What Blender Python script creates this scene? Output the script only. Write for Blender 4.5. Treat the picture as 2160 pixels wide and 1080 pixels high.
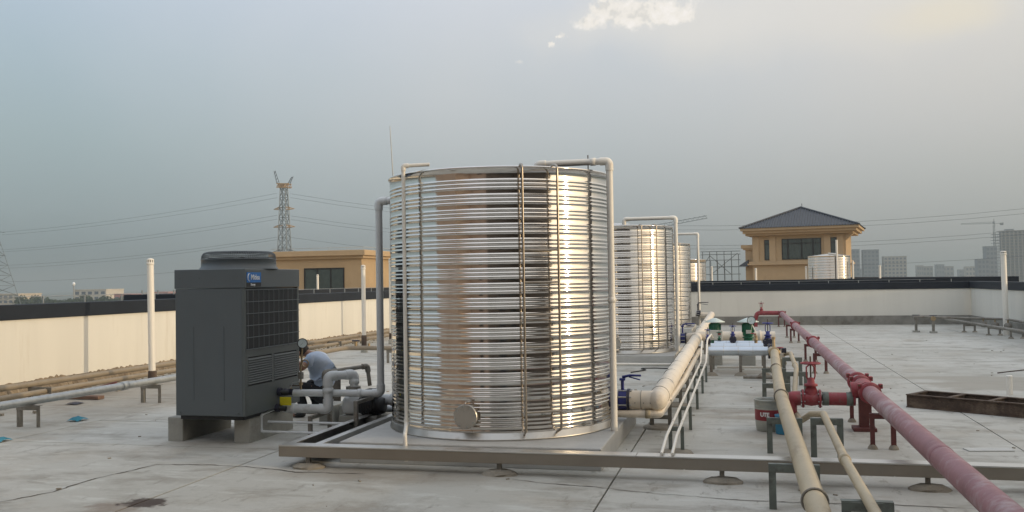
import bpy, bmesh, math, random
from mathutils import Vector, Matrix
R = math.radians
random.seed(7)
for o in list(bpy.data.objects): bpy.data.objects.remove(o)
sc = bpy.context.scene
COL = sc.collection

# ---------------------------------------------------------------- camera
cam = bpy.data.cameras.new('camera'); co = bpy.data.objects.new('camera', cam); COL.objects.link(co)
cam.sensor_width = 36.0; cam.lens = 36.0 * 1950 / 2160; cam.clip_start = .05; cam.clip_end = 9000
yaw, pitch, roll = R(13.8846), R(1.5781), .016
fwd = Vector((-math.sin(yaw)*math.cos(pitch), math.cos(yaw)*math.cos(pitch), math.sin(pitch)))
rgt0 = Vector((math.cos(yaw), math.sin(yaw), 0)); up0 = rgt0.cross(fwd)
rgt = rgt0*math.cos(roll) - up0*math.sin(roll); upv = rgt0*math.sin(roll) + up0*math.cos(roll)
M = Matrix((rgt, upv, -fwd)).transposed().to_4x4(); M.translation = (0, 0, 1.7)
co.matrix_world = M; sc.camera = co

# ---------------------------------------------------------------- sky
SUN_EL, SUN_AZ = R(8.5), R(-5.0)            # azimuth measured from +X towards +Y
w = bpy.data.worlds.new('World'); sc.world = w; w.use_nodes = True
nt = w.node_tree; nt.nodes.clear(); N = nt.nodes; L = nt.links
def nd(t, **k):
    n = N.new(t)
    for a, b in k.items(): setattr(n, a, b)
    return n
def math_(op, a, b=None, c=None, clamp=False):
    n = nd('ShaderNodeMath', operation=op, use_clamp=clamp)
    for i, q in enumerate((a, b, c)):
        if q is None: continue
        if isinstance(q, (int, float)): n.inputs[i].default_value = q
        else: L.new(q, n.inputs[i])
    return n.outputs[0]
def vdot(a, v):
    n = nd('ShaderNodeVectorMath', operation='DOT_PRODUCT'); L.new(a, n.inputs[0]); n.inputs[1].default_value = v
    return n.outputs['Value']
def ramp_(f, stops, interp='EASE'):
    n = nd('ShaderNodeValToRGB'); cr = n.color_ramp; cr.interpolation = interp
    while len(cr.elements) < len(stops): cr.elements.new(.5)
    for e, (p, c) in zip(cr.elements, stops):
        e.position = p; e.color = (*c, 1)
    L.new(f, n.inputs[0]); return n.outputs[0]
def mixc(f, a, b, bt='MIX'):
    n = nd('ShaderNodeMix', data_type='RGBA', blend_type=bt)
    for s, q in ((0, f), (6, a), (7, b)):
        if isinstance(q, (int, float)): n.inputs[s].default_value = q
        elif isinstance(q, tuple): n.inputs[s].default_value = (*q, 1)
        else: L.new(q, n.inputs[s])
    return n.outputs[2]
tc = nd('ShaderNodeTexCoord'); D = tc.outputs['Generated']
sep = nd('ShaderNodeSeparateXYZ'); L.new(D, sep.inputs[0])
sky = nd('ShaderNodeTexSky', sky_type='NISHITA'); sky.sun_disc = False
sky.sun_elevation = SUN_EL; sky.sun_rotation = R(90) - SUN_AZ
sky.air_density = 1.3; sky.dust_density = 4.0; sky.ozone_density = 1.0
zc = math_('MULTIPLY_ADD', sep.outputs[2], .5, .5)             # -1..1 -> 0..1
def zp(z): return .5 + z*.5
away = ramp_(zc, [(zp(-.05), (.14, .17, .17)), (zp(0.0), (.160, .210, .220)), (zp(.075), (.310, .385, .410)), (zp(.15), (.375, .470, .505)), (zp(.225), (.430, .535, .605)), (zp(.31), (.500, .605, .725)), (zp(.45), (.62, .71, .81)), (zp(.65), (.76, .84, .93)), (zp(1), (.82, .90, 1.0))], 'LINEAR')
near = ramp_(zc, [(zp(-.05), (.22, .20, .17)), (zp(0.0), (.360, .362, .345)), (zp(.06), (.460, .468, .445)), (zp(.095), (.515, .520, .495)), (zp(.147), (.615, .605, .580)), (zp(.197), (.690, .670, .635)), (zp(.25), (.755, .728, .685)), (zp(.32), (.830, .800, .750)), (zp(.45), (.90, .90, .89)), (zp(.65), (.88, .90, .94)), (zp(1), (.82, .90, 1.0))], 'LINEAR')
sdot = vdot(D, (math.cos(SUN_AZ), math.sin(SUN_AZ), 0))
nz = nd('ShaderNodeTexNoise'); L.new(D, nz.inputs['Vector']); nz.inputs['Scale'].default_value = 3.0; nz.inputs['Detail'].default_value = 4
az = math_('MULTIPLY_ADD', sdot, 1.05, .78)
az = math_('ADD', az, math_('MULTIPLY_ADD', nz.outputs[0], .5, -.25), clamp=True)
grad = mixc(az, away, near)
lav = math_('MULTIPLY', math_('MULTIPLY', az, math_('SUBTRACT', 1.0, az)), 3.2, clamp=True)
grad = mixc(lav, grad, (1.08, 1.065, 1.10), 'MULTIPLY')
# towards the sun the haze goes on warmer and brighter
sd3 = vdot(D, (math.cos(SUN_AZ)*math.cos(SUN_EL), math.sin(SUN_AZ)*math.cos(SUN_EL), math.sin(SUN_EL)))
glow = math_('POWER', math_('MAXIMUM', sd3, 0.0), 7.0)
grad = mixc(glow, grad, (2.7, 2.15, 1.45))
# clouds: one bright heap, two flakes and thin veils
wn = nd('ShaderNodeTexNoise'); L.new(D, wn.inputs['Vector']); wn.inputs['Scale'].default_value = 60; wn.inputs['Detail'].default_value = 4
wv = nd('ShaderNodeVectorMath', operation='MULTIPLY_ADD'); L.new(wn.outputs['Color'], wv.inputs[0]); wv.inputs[1].default_value = (.006,)*3; L.new(D, wv.inputs[2])
cn = nd('ShaderNodeTexNoise'); L.new(wv.outputs[0], cn.inputs['Vector']); cn.inputs['Scale'].default_value = 70; cn.inputs['Detail'].default_value = 9; cn.inputs['Roughness'].default_value = .62
cn3 = nd('ShaderNodeTexNoise'); L.new(D, cn3.inputs['Vector']); cn3.inputs['Scale'].default_value = 230; cn3.inputs['Detail'].default_value = 5; cn3.inputs['Roughness'].default_value = .6
cn2 = nd('ShaderNodeTexNoise'); L.new(D, cn2.inputs['Vector']); cn2.inputs['Scale'].default_value = 9; cn2.inputs['Detail'].default_value = 5
def blob(c, ru, rv, noise, amt, lo, hi, tilt=0.0):
    c = Vector(c).normalized(); e1 = Vector((c.y, -c.x, 0)).normalized(); e2 = e1.cross(c)
    a1 = e1*math.cos(tilt) + e2*math.sin(tilt); a2 = e2*math.cos(tilt) - e1*math.sin(tilt)
    u = math_('DIVIDE', vdot(D, a1), ru); v = math_('DIVIDE', vdot(D, a2), rv)
    r = math_('SQRT', math_('ADD', math_('MULTIPLY', u, u), math_('MULTIPLY', v, v)))
    r = math_('ADD', r, math_('MULTIPLY_ADD', noise, amt, -amt*.5))
    fr = math_('MULTIPLY', math_('GREATER_THAN', vdot(D, c), .5), 1.0)
    m = nd('ShaderNodeMapRange', interpolation_type='SMOOTHSTEP'); L.new(r, m.inputs[0]); m.inputs[1].default_value = hi; m.inputs[2].default_value = lo
    return math_('MULTIPLY', m.outputs[0], fr)
ccol = ramp_(cn.outputs[0], [(.34, (1.02, .97, .92)), (.50, (.96, .91, .84)), (.62, (.80, .77, .72))])
veil = blob((.06, .955, .262), .20, .045, cn2.outputs[0], 1.6, .25, 1.5)
grad = mixc(math_('MULTIPLY', veil, .35), grad, (.88, .82, .72))
veil2 = blob((.20, .950, .250), .06, .022, cn2.outputs[0], 1.6, .2, 1.4)
grad = mixc(math_('MULTIPLY', veil2, .45), grad, (.90, .80, .60))
b1 = blob((-.098, .956, .2765), .062, .0150, cn.outputs[0], 2.1, .55, 1.08)
b2 = blob((-.066, .958, .2700), .036, .0090, cn.outputs[0], 2.1, .50, 1.08)
b0 = blob((-.128, .955, .283), .026, .015, cn.outputs[0], 2.1, .50, 1.08)
b6 = blob((-.148, .955, .2705), .016, .0085, cn.outputs[0], 2.1, .40, 1.1)
b3 = blob((-.179, .950, .2565), .0062, .0046, cn3.outputs[0], 3.4, .30, 1.15)
b4 = blob((-.189, .950, .249), .0048, .0036, cn3.outputs[0], 3.4, .30, 1.15)
b5 = blob((-.223, .947, .232), .0045, .0022, cn3.outputs[0], 3.6, .10, 1.2)
soft = blob((-.07, .957, .266), .13, .03, cn2.outputs[0], 1.4, .2, 1.3)
grad = mixc(math_('MULTIPLY', soft, .45), grad, (.84, .81, .76))
cl = math_('MAXIMUM', math_('MAXIMUM', math_('MAXIMUM', b1, b2), math_('MAXIMUM', b0, b6)), math_('MAXIMUM', math_('MAXIMUM', b3, b4), math_('MULTIPLY', b5, .35)))
grad = mixc(math_('MULTIPLY', cl, .95), grad, ccol)
SKY_STRENGTH = .10
g10 = nd('ShaderNodeVectorMath', operation='SCALE'); L.new(grad, g10.inputs[0]); g10.inputs['Scale'].default_value = 1.07/SKY_STRENGTH
skyc = mixc(.90, sky.outputs[0], g10.outputs[0])
bg = nd('ShaderNodeBackground'); L.new(skyc, bg.inputs[0]); bg.inputs[1].default_value = SKY_STRENGTH
wo = nd('ShaderNodeOutputWorld'); L.new(bg.outputs[0], wo.inputs[0])

# ---------------------------------------------------------------- sun
sl = bpy.data.lights.new('sun', 'SUN'); sl.energy = 2.0; sl.angle = R(.5); sl.color = (.90, .71, .47)
so = bpy.data.objects.new('sun', sl); COL.objects.link(so)
sd = Vector((math.cos(SUN_EL)*math.cos(SUN_AZ), math.cos(SUN_EL)*math.sin(SUN_AZ), math.sin(SUN_EL)))
so.rotation_euler = (-sd).to_track_quat('-Z', 'Y').to_euler(); so.location = sd*60
sc.view_settings.view_transform = 'Standard'; sc.view_settings.look = 'None'
sc.view_settings.exposure = 0.0; sc.view_settings.gamma = 1; sc.view_settings.use_curve_mapping = False
sc.render.engine = 'CYCLES'; sc.cycles.max_bounces = 8; sc.cycles.volume_bounces = 1
sc.cycles.use_denoising = True; sc.cycles.caustics_reflective = False; sc.cycles.caustics_refractive = False

# ================================================================ helpers
def tag(o, label=None, cat=None, group=None, kind=None):
    if label: o['label'] = label
    if cat: o['category'] = cat
    if group: o['group'] = group
    if kind: o['kind'] = kind
    return o
def thing(name, label, cat, loc=(0, 0, 0), group=None, rz=0.0):
    o = bpy.data.objects.new(name, None); COL.objects.link(o); o.empty_display_size = .1
    o.location = loc; o.rotation_euler = (0, 0, rz)
    return tag(o, label, cat, group)
def top(o):
    while o.parent: o = o.parent
    return o
def copy_tree(o, parent=None):
    c = o.copy(); COL.objects.link(c)
    if parent: c.parent = parent
    for ch in [q for q in bpy.data.objects if q.parent == o]: copy_tree(ch, c)
    return c
class MB:
    """collects primitives in world metres (or in a thing's own frame when the thing sits at the origin)"""
    def __init__(s): s.v = []; s.f = []; s.sm = []
    def add(s, vs, fs, smooth=False):
        b = len(s.v); s.v += [tuple(q) for q in vs]
        s.f += [tuple(i+b for i in q) for q in fs]; s.sm += [smooth]*len(fs); return s
    def box(s, x0, x1, y0, y1, z0, z1, bev=0.0):
        if bev > 0:
            bm = bmesh.new(); bmesh.ops.create_cube(bm, size=1)
            for q in bm.verts: q.co = Vector(((x0+x1)/2+q.co.x*(x1-x0), (y0+y1)/2+q.co.y*(y1-y0), (z0+z1)/2+q.co.z*(z1-z0)))
            bmesh.ops.bevel(bm, geom=list(bm.edges), offset=bev, segments=2, affect='EDGES', profile=.5)
            bm.verts.index_update(); s.add([q.co.copy() for q in bm.verts], [[q.index for q in f.verts] for f in bm.faces]); bm.free(); return s
        v = [(x, y, z) for z in (z0, z1) for y in (y0, y1) for x in (x0, x1)]
        return s.add(v, [(0, 2, 3, 1), (4, 5, 7, 6), (0, 1, 5, 4), (2, 6, 7, 3), (0, 4, 6, 2), (1, 3, 7, 5)])
    def mbox(s, mat4, sx, sy, sz, bev=0.0):
        t = MB().box(-sx/2, sx/2, -sy/2, sy/2, -sz/2, sz/2, bev)
        return s.add([mat4 @ Vector(q) for q in t.v], t.f)
    def beam(s, p0, p1, wd, ht, roll=0.0):
        p0, p1 = Vector(p0), Vector(p1); d = p1-p0
        q = d.to_track_quat('Z', 'Y'); m = Matrix.Translation((p0+p1)/2) @ q.to_matrix().to_4x4() @ Matrix.Rotation(roll, 4, 'Z')
        return s.mbox(m, wd, ht, d.length)
    def tube(s, pts, r, seg=14, caps=True, smooth=True):
        P = [Vector(p) for p in pts]; n = len(P); rs = r if isinstance(r, (list, tuple)) else [r]*n
        T = [(P[min(i+1, n-1)]-P[max(i-1, 0)]).normalized() for i in range(n)]
        a = Vector((0, 0, 1)) if abs(T[0].z) < .9 else Vector((1, 0, 0))
        u = T[0].cross(a).normalized(); vs = []; rings = []
        for i in range(n):
            u = (u - T[i]*u.dot(T[i])).normalized(); v = T[i].cross(u)
            ring = [P[i]+(u*math.cos(2*math.pi*k/seg)+v*math.sin(2*math.pi*k/seg))*rs[i] for k in range(seg)]
            rings.append(ring); vs += ring
        fs = [(i*seg+k, i*seg+(k+1) % seg, (i+1)*seg+(k+1) % seg, (i+1)*seg+k) for i in range(n-1) for k in range(seg)]
        s.add(vs, fs, smooth)
        if caps:
            s.add(rings[0], [tuple(range(seg))[::-1]]); s.add(rings[-1], [tuple(range(seg))])
        return s
    def cyl(s, p0, p1, r, seg=16, r1=None): return s.tube([p0, p1], [r, r if r1 is None else r1], seg)
    def lathe(s, prof, c=(0, 0, 0), seg=32, axis='Z', smooth=True):
        c = Vector(c); ax = {'Z': (Vector((1, 0, 0)), Vector((0, 1, 0)), Vector((0, 0, 1))), 'X': (Vector((0, 1, 0)), Vector((0, 0, 1)), Vector((1, 0, 0))), 'Y': (Vector((0, 0, 1)), Vector((1, 0, 0)), Vector((0, 1, 0)))}[axis] if isinstance(axis, str) else axis
        vs = []
        for r, z in prof:
            for k in range(seg):
                t = 2*math.pi*k/seg; vs.append(c+ax[0]*(r*math.cos(t))+ax[1]*(r*math.sin(t))+ax[2]*z)
        fs = [(i*seg+k, i*seg+(k+1) % seg, (i+1)*seg+(k+1) % seg, (i+1)*seg+k) for i in range(len(prof)-1) for k in range(seg)]
        return s.add(vs, fs, smooth)
    def torus(s, c, Rr, r, axis='Z', seg=28, ns=8):
        return s.lathe([(Rr+r*math.cos(2*math.pi*i/ns), r*math.sin(2*math.pi*i/ns)) for i in range(ns+1)], c, seg, axis)
    def build(s, name, m, parent=None, label=None):
        me = bpy.data.meshes.new(name); off = top(parent).location if parent else Vector()
        me.from_pydata([Vector(q)-off for q in s.v], [], s.f)
        me.polygons.foreach_set('use_smooth', s.sm); me.materials.append(m); me.update()
        o = bpy.data.objects.new(name, me); COL.objects.link(o)
        if parent: o.parent = parent
        if label: o['label'] = label
        return o
def bend(pts, rad, n=6):
    P = [Vector(p) for p in pts]; out = [P[0]]
    for i in range(1, len(P)-1):
        a, b, c = P[i-1], P[i], P[i+1]; d1 = (a-b).normalized(); d2 = (c-b).normalized()
        ang = d1.angle(d2)
        if ang > math.pi-.02: out.append(b); continue
        t = min(rad/math.tan(ang/2), (a-b).length*.48, (c-b).length*.48)
        p, q = b+d1*t, b+d2*t
        for k in range(n+1):
            u = k/n; out.append(p*(1-u)**2+b*2*u*(1-u)+q*u*u)
    out.append(P[-1]); return out

# ---------------------------------------------------------------- materials
def mat(name, col, rough=.6, metal=0.0, var=.12, scale=6.0, bump=0.0, bscale=40.0, dirt=None, damt=.3, dscale=3.0, spec=.5, stretch=(1, 1, 1), rvar=.0, space='Object'):
    m = bpy.data.materials.new(name); m.use_nodes = True; t = m.node_tree; n = t.nodes; l = t.links
    b = n['Principled BSDF']; b.inputs['Metallic'].default_value = metal; b.inputs['Roughness'].default_value = rough
    b.inputs['Specular IOR Level'].default_value = spec
    tcn = n.new('ShaderNodeTexCoord'); mp = n.new('ShaderNodeMapping'); mp.inputs['Scale'].default_value = stretch
    if space == 'World':
        ge = n.new('ShaderNodeNewGeometry'); l.new(ge.outputs['Position'], mp.inputs[0])
    else: l.new(tcn.outputs['Object'], mp.inputs[0])
    nz = n.new('ShaderNodeTexNoise'); nz.inputs['Scale'].default_value = scale; nz.inputs['Detail'].default_value = 6; nz.inputs['Roughness'].default_value = .62; l.new(mp.outputs[0], nz.inputs['Vector'])
    rp = n.new('ShaderNodeValToRGB'); rp.color_ramp.elements[0].position = .3; rp.color_ramp.elements[1].position = .7
    rp.color_ramp.elements[0].color = (*[max(0, c*(1-var)) for c in col], 1); rp.color_ramp.elements[1].color = (*[min(1, c*(1+var)) for c in col], 1)
    l.new(nz.outputs[0], rp.inputs[0]); out = rp.outputs[0]
    if dirt:
        n2 = n.new('ShaderNodeTexNoise'); n2.inputs['Scale'].default_value = dscale; n2.inputs['Detail'].default_value = 8; n2.inputs['Roughness'].default_value = .7; l.new(mp.outputs[0], n2.inputs['Vector'])
        r2 = n.new('ShaderNodeMapRange'); r2.inputs[1].default_value = .62-damt*.35; r2.inputs[2].default_value = .72-damt*.2; r2.inputs[4].default_value = min(1, .45+damt); l.new(n2.outputs[0], r2.inputs[0])
        mx = n.new('ShaderNodeMix'); mx.data_type = 'RGBA'; l.new(r2.outputs[0], mx.inputs[0]); l.new(out, mx.inputs[6]); mx.inputs[7].default_value = (*dirt, 1); out = mx.outputs[2]
    l.new(out, b.inputs['Base Color'])
    if rvar:
        rr = n.new('ShaderNodeMapRange'); rr.inputs[3].default_value = max(.02, rough-rvar); rr.inputs[4].default_value = rough+rvar; l.new(nz.outputs[0], rr.inputs[0]); l.new(rr.outputs[0], b.inputs['Roughness'])
    if bump:
        nb = n.new('ShaderNodeTexNoise'); nb.inputs['Scale'].default_value = bscale; nb.inputs['Detail'].default_value = 5; l.new(mp.outputs[0], nb.inputs['Vector'])
        bp = n.new('ShaderNodeBump'); bp.inputs['Strength'].default_value = bump; bp.inputs['Distance'].default_value = .01; l.new(nb.outputs[0], bp.inputs['Height']); l.new(bp.outputs[0], b.inputs['Normal'])
    return m
m_steel = mat('stainless_steel', (.74, .71, .67), .095, 1.0, .06, 1.5, rvar=.035, bump=.05, bscale=2.6, dirt=(.52, .47, .41), damt=.06, dscale=2.2, stretch=(1.6, 1.6, .35))
m_steel_dull = mat('dull_stainless_steel', (.50, .48, .44), .38, 1.0, .12, 4, rvar=.1, dirt=(.30, .26, .21), damt=.15, dscale=5)
m_ladder = mat('ladder_steel', (.40, .355, .30), .30, 1.0, .25, 8)
m_tray = mat('tray_steel', (.34, .305, .26), .42, .85, .08, 2.5, rvar=.1)
m_traylid = mat('tray_lid_steel', (.62, .61, .58), .35, .9, .08, 3, rvar=.1)
m_galv = mat('galvanised_steel', (.42, .43, .42), .45, .8, .15, 12, dirt=(.25, .2, .15), damt=.1)
m_alu = mat('aluminium_cladding', (.56, .61, .66), .34, .9, .06, 5)
m_white = mat('white_wall_paint', (.71, .69, .625), .85, 0, .05, 1.4, dirt=(.60, .56, .48), damt=.10, dscale=3.2, space='World', bump=.08, bscale=30, stretch=(1, 1, .10))
m_coping = mat('dark_coping_paint', (.013, .018, .027), .6, 0, .2, 2, spec=.3, space='World')
m_kerb = mat('kerb_concrete', (.24, .23, .205), .9, 0, .25, 3, bump=.4, bscale=25, dirt=(.13, .115, .09), damt=.25, dscale=2.5, space='World')
m_rawbase = mat('rough_base_concrete', (.27, .215, .15), .95, 0, .35, 4, bump=.8, bscale=18, dirt=(.17, .125, .085), damt=.3, dscale=3.5, space='World')
m_pad = mat('plinth_concrete', (.48, .475, .45), .85, 0, .10, 3, bump=.25, bscale=40, dirt=(.33, .31, .28), damt=.12, dscale=2.2, space='World')
m_block = mat('block_concrete', (.35, .345, .31), .9, 0, .14, 5, bump=.4, bscale=40, dirt=(.22, .20, .17), damt=.15, dscale=4, space='World')
m_mortar = mat('mortar', (.28, .25, .20), .95, 0, .25, 8, bump=.8, bscale=25)
m_pvcw = mat('white_pvc', (.80, .765, .69), .42, 0, .05, 3, dirt=(.58, .50, .40), damt=.08, dscale=4)
m_pvcg = mat('grey_pvc', (.66, .68, .68), .42, 0, .06, 3, dirt=(.42, .41, .38), damt=.08, dscale=5)
m_cream = mat('cream_pipe_jacket', (.72, .645, .535), .5, 0, .07, 2.5, dirt=(.50, .42, .32), damt=.16, dscale=3.5, bump=.12, bscale=12)
m_tan = mat('tan_pipe', (.41, .345, .235), .55, 0, .16, 3, dirt=(.25, .195, .125), damt=.24, dscale=5, stretch=(1, .35, 1), bump=.1, bscale=20)
m_red = mat('red_paint', (.27, .040, .050), .55, 0, .25, 6, dirt=(.24, .13, .12), damt=.25, dscale=7)
m_pink = mat('faded_red_paint', (.30, .150, .165), .62, 0, .22, 2.6, dirt=(.43, .345, .35), damt=.34, dscale=3.4, bump=.15, bscale=30)
m_redbrown = mat('red_primer', (.115, .032, .030), .65, 0, .25, 9, dirt=(.05, .03, .025), damt=.2, dscale=8)
m_stand = mat('grey_green_steel', (.155, .175, .155), .6, .2, .2, 7, dirt=(.07, .06, .05), damt=.25, dscale=6)
m_stand2 = mat('weathered_steel', (.24, .225, .195), .65, .3, .25, 7, dirt=(.13, .08, .05), damt=.25, dscale=6)
m_rust = mat('rusty_steel', (.085, .058, .042), .85, .1, .4, 6, bump=.5, bscale=40, dirt=(.20, .15, .105), damt=.3, dscale=5)
m_acl = mat('cabinet_paint', (.100, .119, .130), .42, 0, .05, 1.2, bump=.03, bscale=150)
m_acd = mat('cabinet_trim_paint', (.100, .116, .117), .5, 0, .08, 3)
m_black = mat('black_plastic', (.012, .013, .015), .55, 0, .2, 8)
m_coil = mat('coil_fins', (.014, .018, .024), .45, .3, .3, 60, stretch=(1, 40, 1))
m_wire = mat('guard_wire', (.15, .17, .18), .5, .3, .1, 5)
m_blue = mat('blue_badge', (.012, .16, .50), .4, 0, .05, 5)
m_letter = mat('white_lettering', (.82, .84, .86), .5, 0, .02, 5)
m_vblue = mat('blue_enamel', (.022, .032, .20), .4, 0, .25, 9, dirt=(.05, .05, .08), damt=.1)
m_vdark = mat('dark_flange', (.035, .035, .055), .5, .3, .3, 9)
m_green = mat('green_enamel', (.008, .125, .065), .38, 0, .15, 8)
m_hat = mat('pale_green_sheet', (.60, .68, .64), .4, .2, .06, 8)
m_greybox = mat('pale_grey_box', (.52, .52, .48), .5, 0, .06, 6)
m_brass = mat('brass', (.36, .27, .16), .45, .6, .15, 9)
m_yellow = mat('yellow_plastic', (.72, .62, .02), .5, 0, .1, 6)
m_glassd = mat('dial_face', (.70, .80, .80), .15, 0, .03, 4)
m_skin = mat('skin', (.30, .16, .105), .55, 0, .1, 9)
m_shirt = mat('pale_blue_cloth', (.36, .43, .55), .9, 0, .16, 7, bump=1.0, bscale=9)
m_trouser = mat('black_cloth', (.014, .015, .018), .9, 0, .2, 9)
m_hair = mat('dark_hair', (.010, .008, .007), .6, 0, .3, 30)
m_bucket = mat('pail_tin', (.40, .415, .38), .45, .2, .12, 7, dirt=(.32, .28, .22), damt=.2, dscale=6)
m_bucketred = mat('pail_red_print', (.24, .03, .04), .5, 0, .1, 7)
m_bucketblue = mat('blue_paint_pot', (.04, .26, .46), .45, 0, .1, 7)
m_rag = mat('blue_rag', (.045, .22, .30), .9, 0, .25, 20, bump=.6, bscale=40)
m_wood = mat('old_plank', (.17, .105, .075), .85, 0, .3, 5, stretch=(1, 6, 6), bump=.3, bscale=30)
m_sheet = mat('pale_board', (.50, .50, .47), .6, 0, .05, 5)
m_cable = mat('black_cable', (.015, .015, .016), .6, 0, .2, 5)
m_ywall = mat('ochre_wall', (.46, .335, .20), .85, 0, .06, 1.0, bump=.1, bscale=50, dirt=(.39, .27, .15), damt=.08, dscale=.8, space='World')
m_ywall2 = mat('ochre_trim', (.49, .36, .22), .8, 0, .05, 2, space='World')
m_tile = mat('dark_roof_tile', (.046, .054, .068), .5, 0, .25, 5, space='World')
m_window = mat('window_glass', (.050, .066, .060), .06, 0, .2, 2, spec=.8)
m_frame = mat('window_frame', (.010, .011, .012), .5, 0, .1, 4)
m_lattice = mat('lattice_steel', (.17, .19, .20), .5, .5, .1, .3)
m_lattice_o = mat('orange_lattice', (.50, .32, .16), .6, 0, .1, .3)
m_wireline = mat('power_cable', (.10, .11, .12), .6, .2, .05, .1)
m_city = [mat('city_concrete_a', (.17, .19, .22), .8, 0, .08, .1), mat('city_concrete_b', (.25, .24, .23), .8, 0, .08, .1), mat('city_concrete_c', (.34, .32, .29), .8, 0, .08, .1)]
m_cityglass = mat('city_glass', (.12, .14, .17), .25, 0, .2, .1)
m_town = [mat('town_cream', (.55, .47, .37), .85, 0, .08, .3), mat('town_white', (.60, .55, .47), .85, 0, .08, .3), mat('town_pink', (.48, .20, .18), .85, 0, .08, .3), mat('town_grey', (.34, .34, .32), .85, 0, .08, .3)]
m_leaf = mat('foliage', (.035, .055, .022), .7, 0, .5, .7, spec=.2, space='World')
m_trunk = mat('bark', (.09, .07, .05), .9, 0, .3, 3)
m_far = mat('far_ground', (.11, .12, .085), .95, 0, .35, .02, dirt=(.2, .18, .15), damt=.3, dscale=.01, space='World')
m_bitumen = mat('neighbour_roofing', (.20, .20, .19), .9, 0, .15, 1, space='World')
m_darkwall = mat('dark_cladding', (.10, .074, .052), .6, 0, .2, 1.5, space='World')
m_brownwall = mat('brown_wall', (.50, .365, .27), .85, 0, .08, 1.0, space='World')
m_tan2 = mat('weathered_tan_pipe', (.27, .225, .165), .6, 0, .15, 3, dirt=(.16, .125, .085), damt=.2, dscale=3)
m_crack = mat('crack_filler', (.075, .062, .048), .95, 0, .4, 12, space='World')

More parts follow.
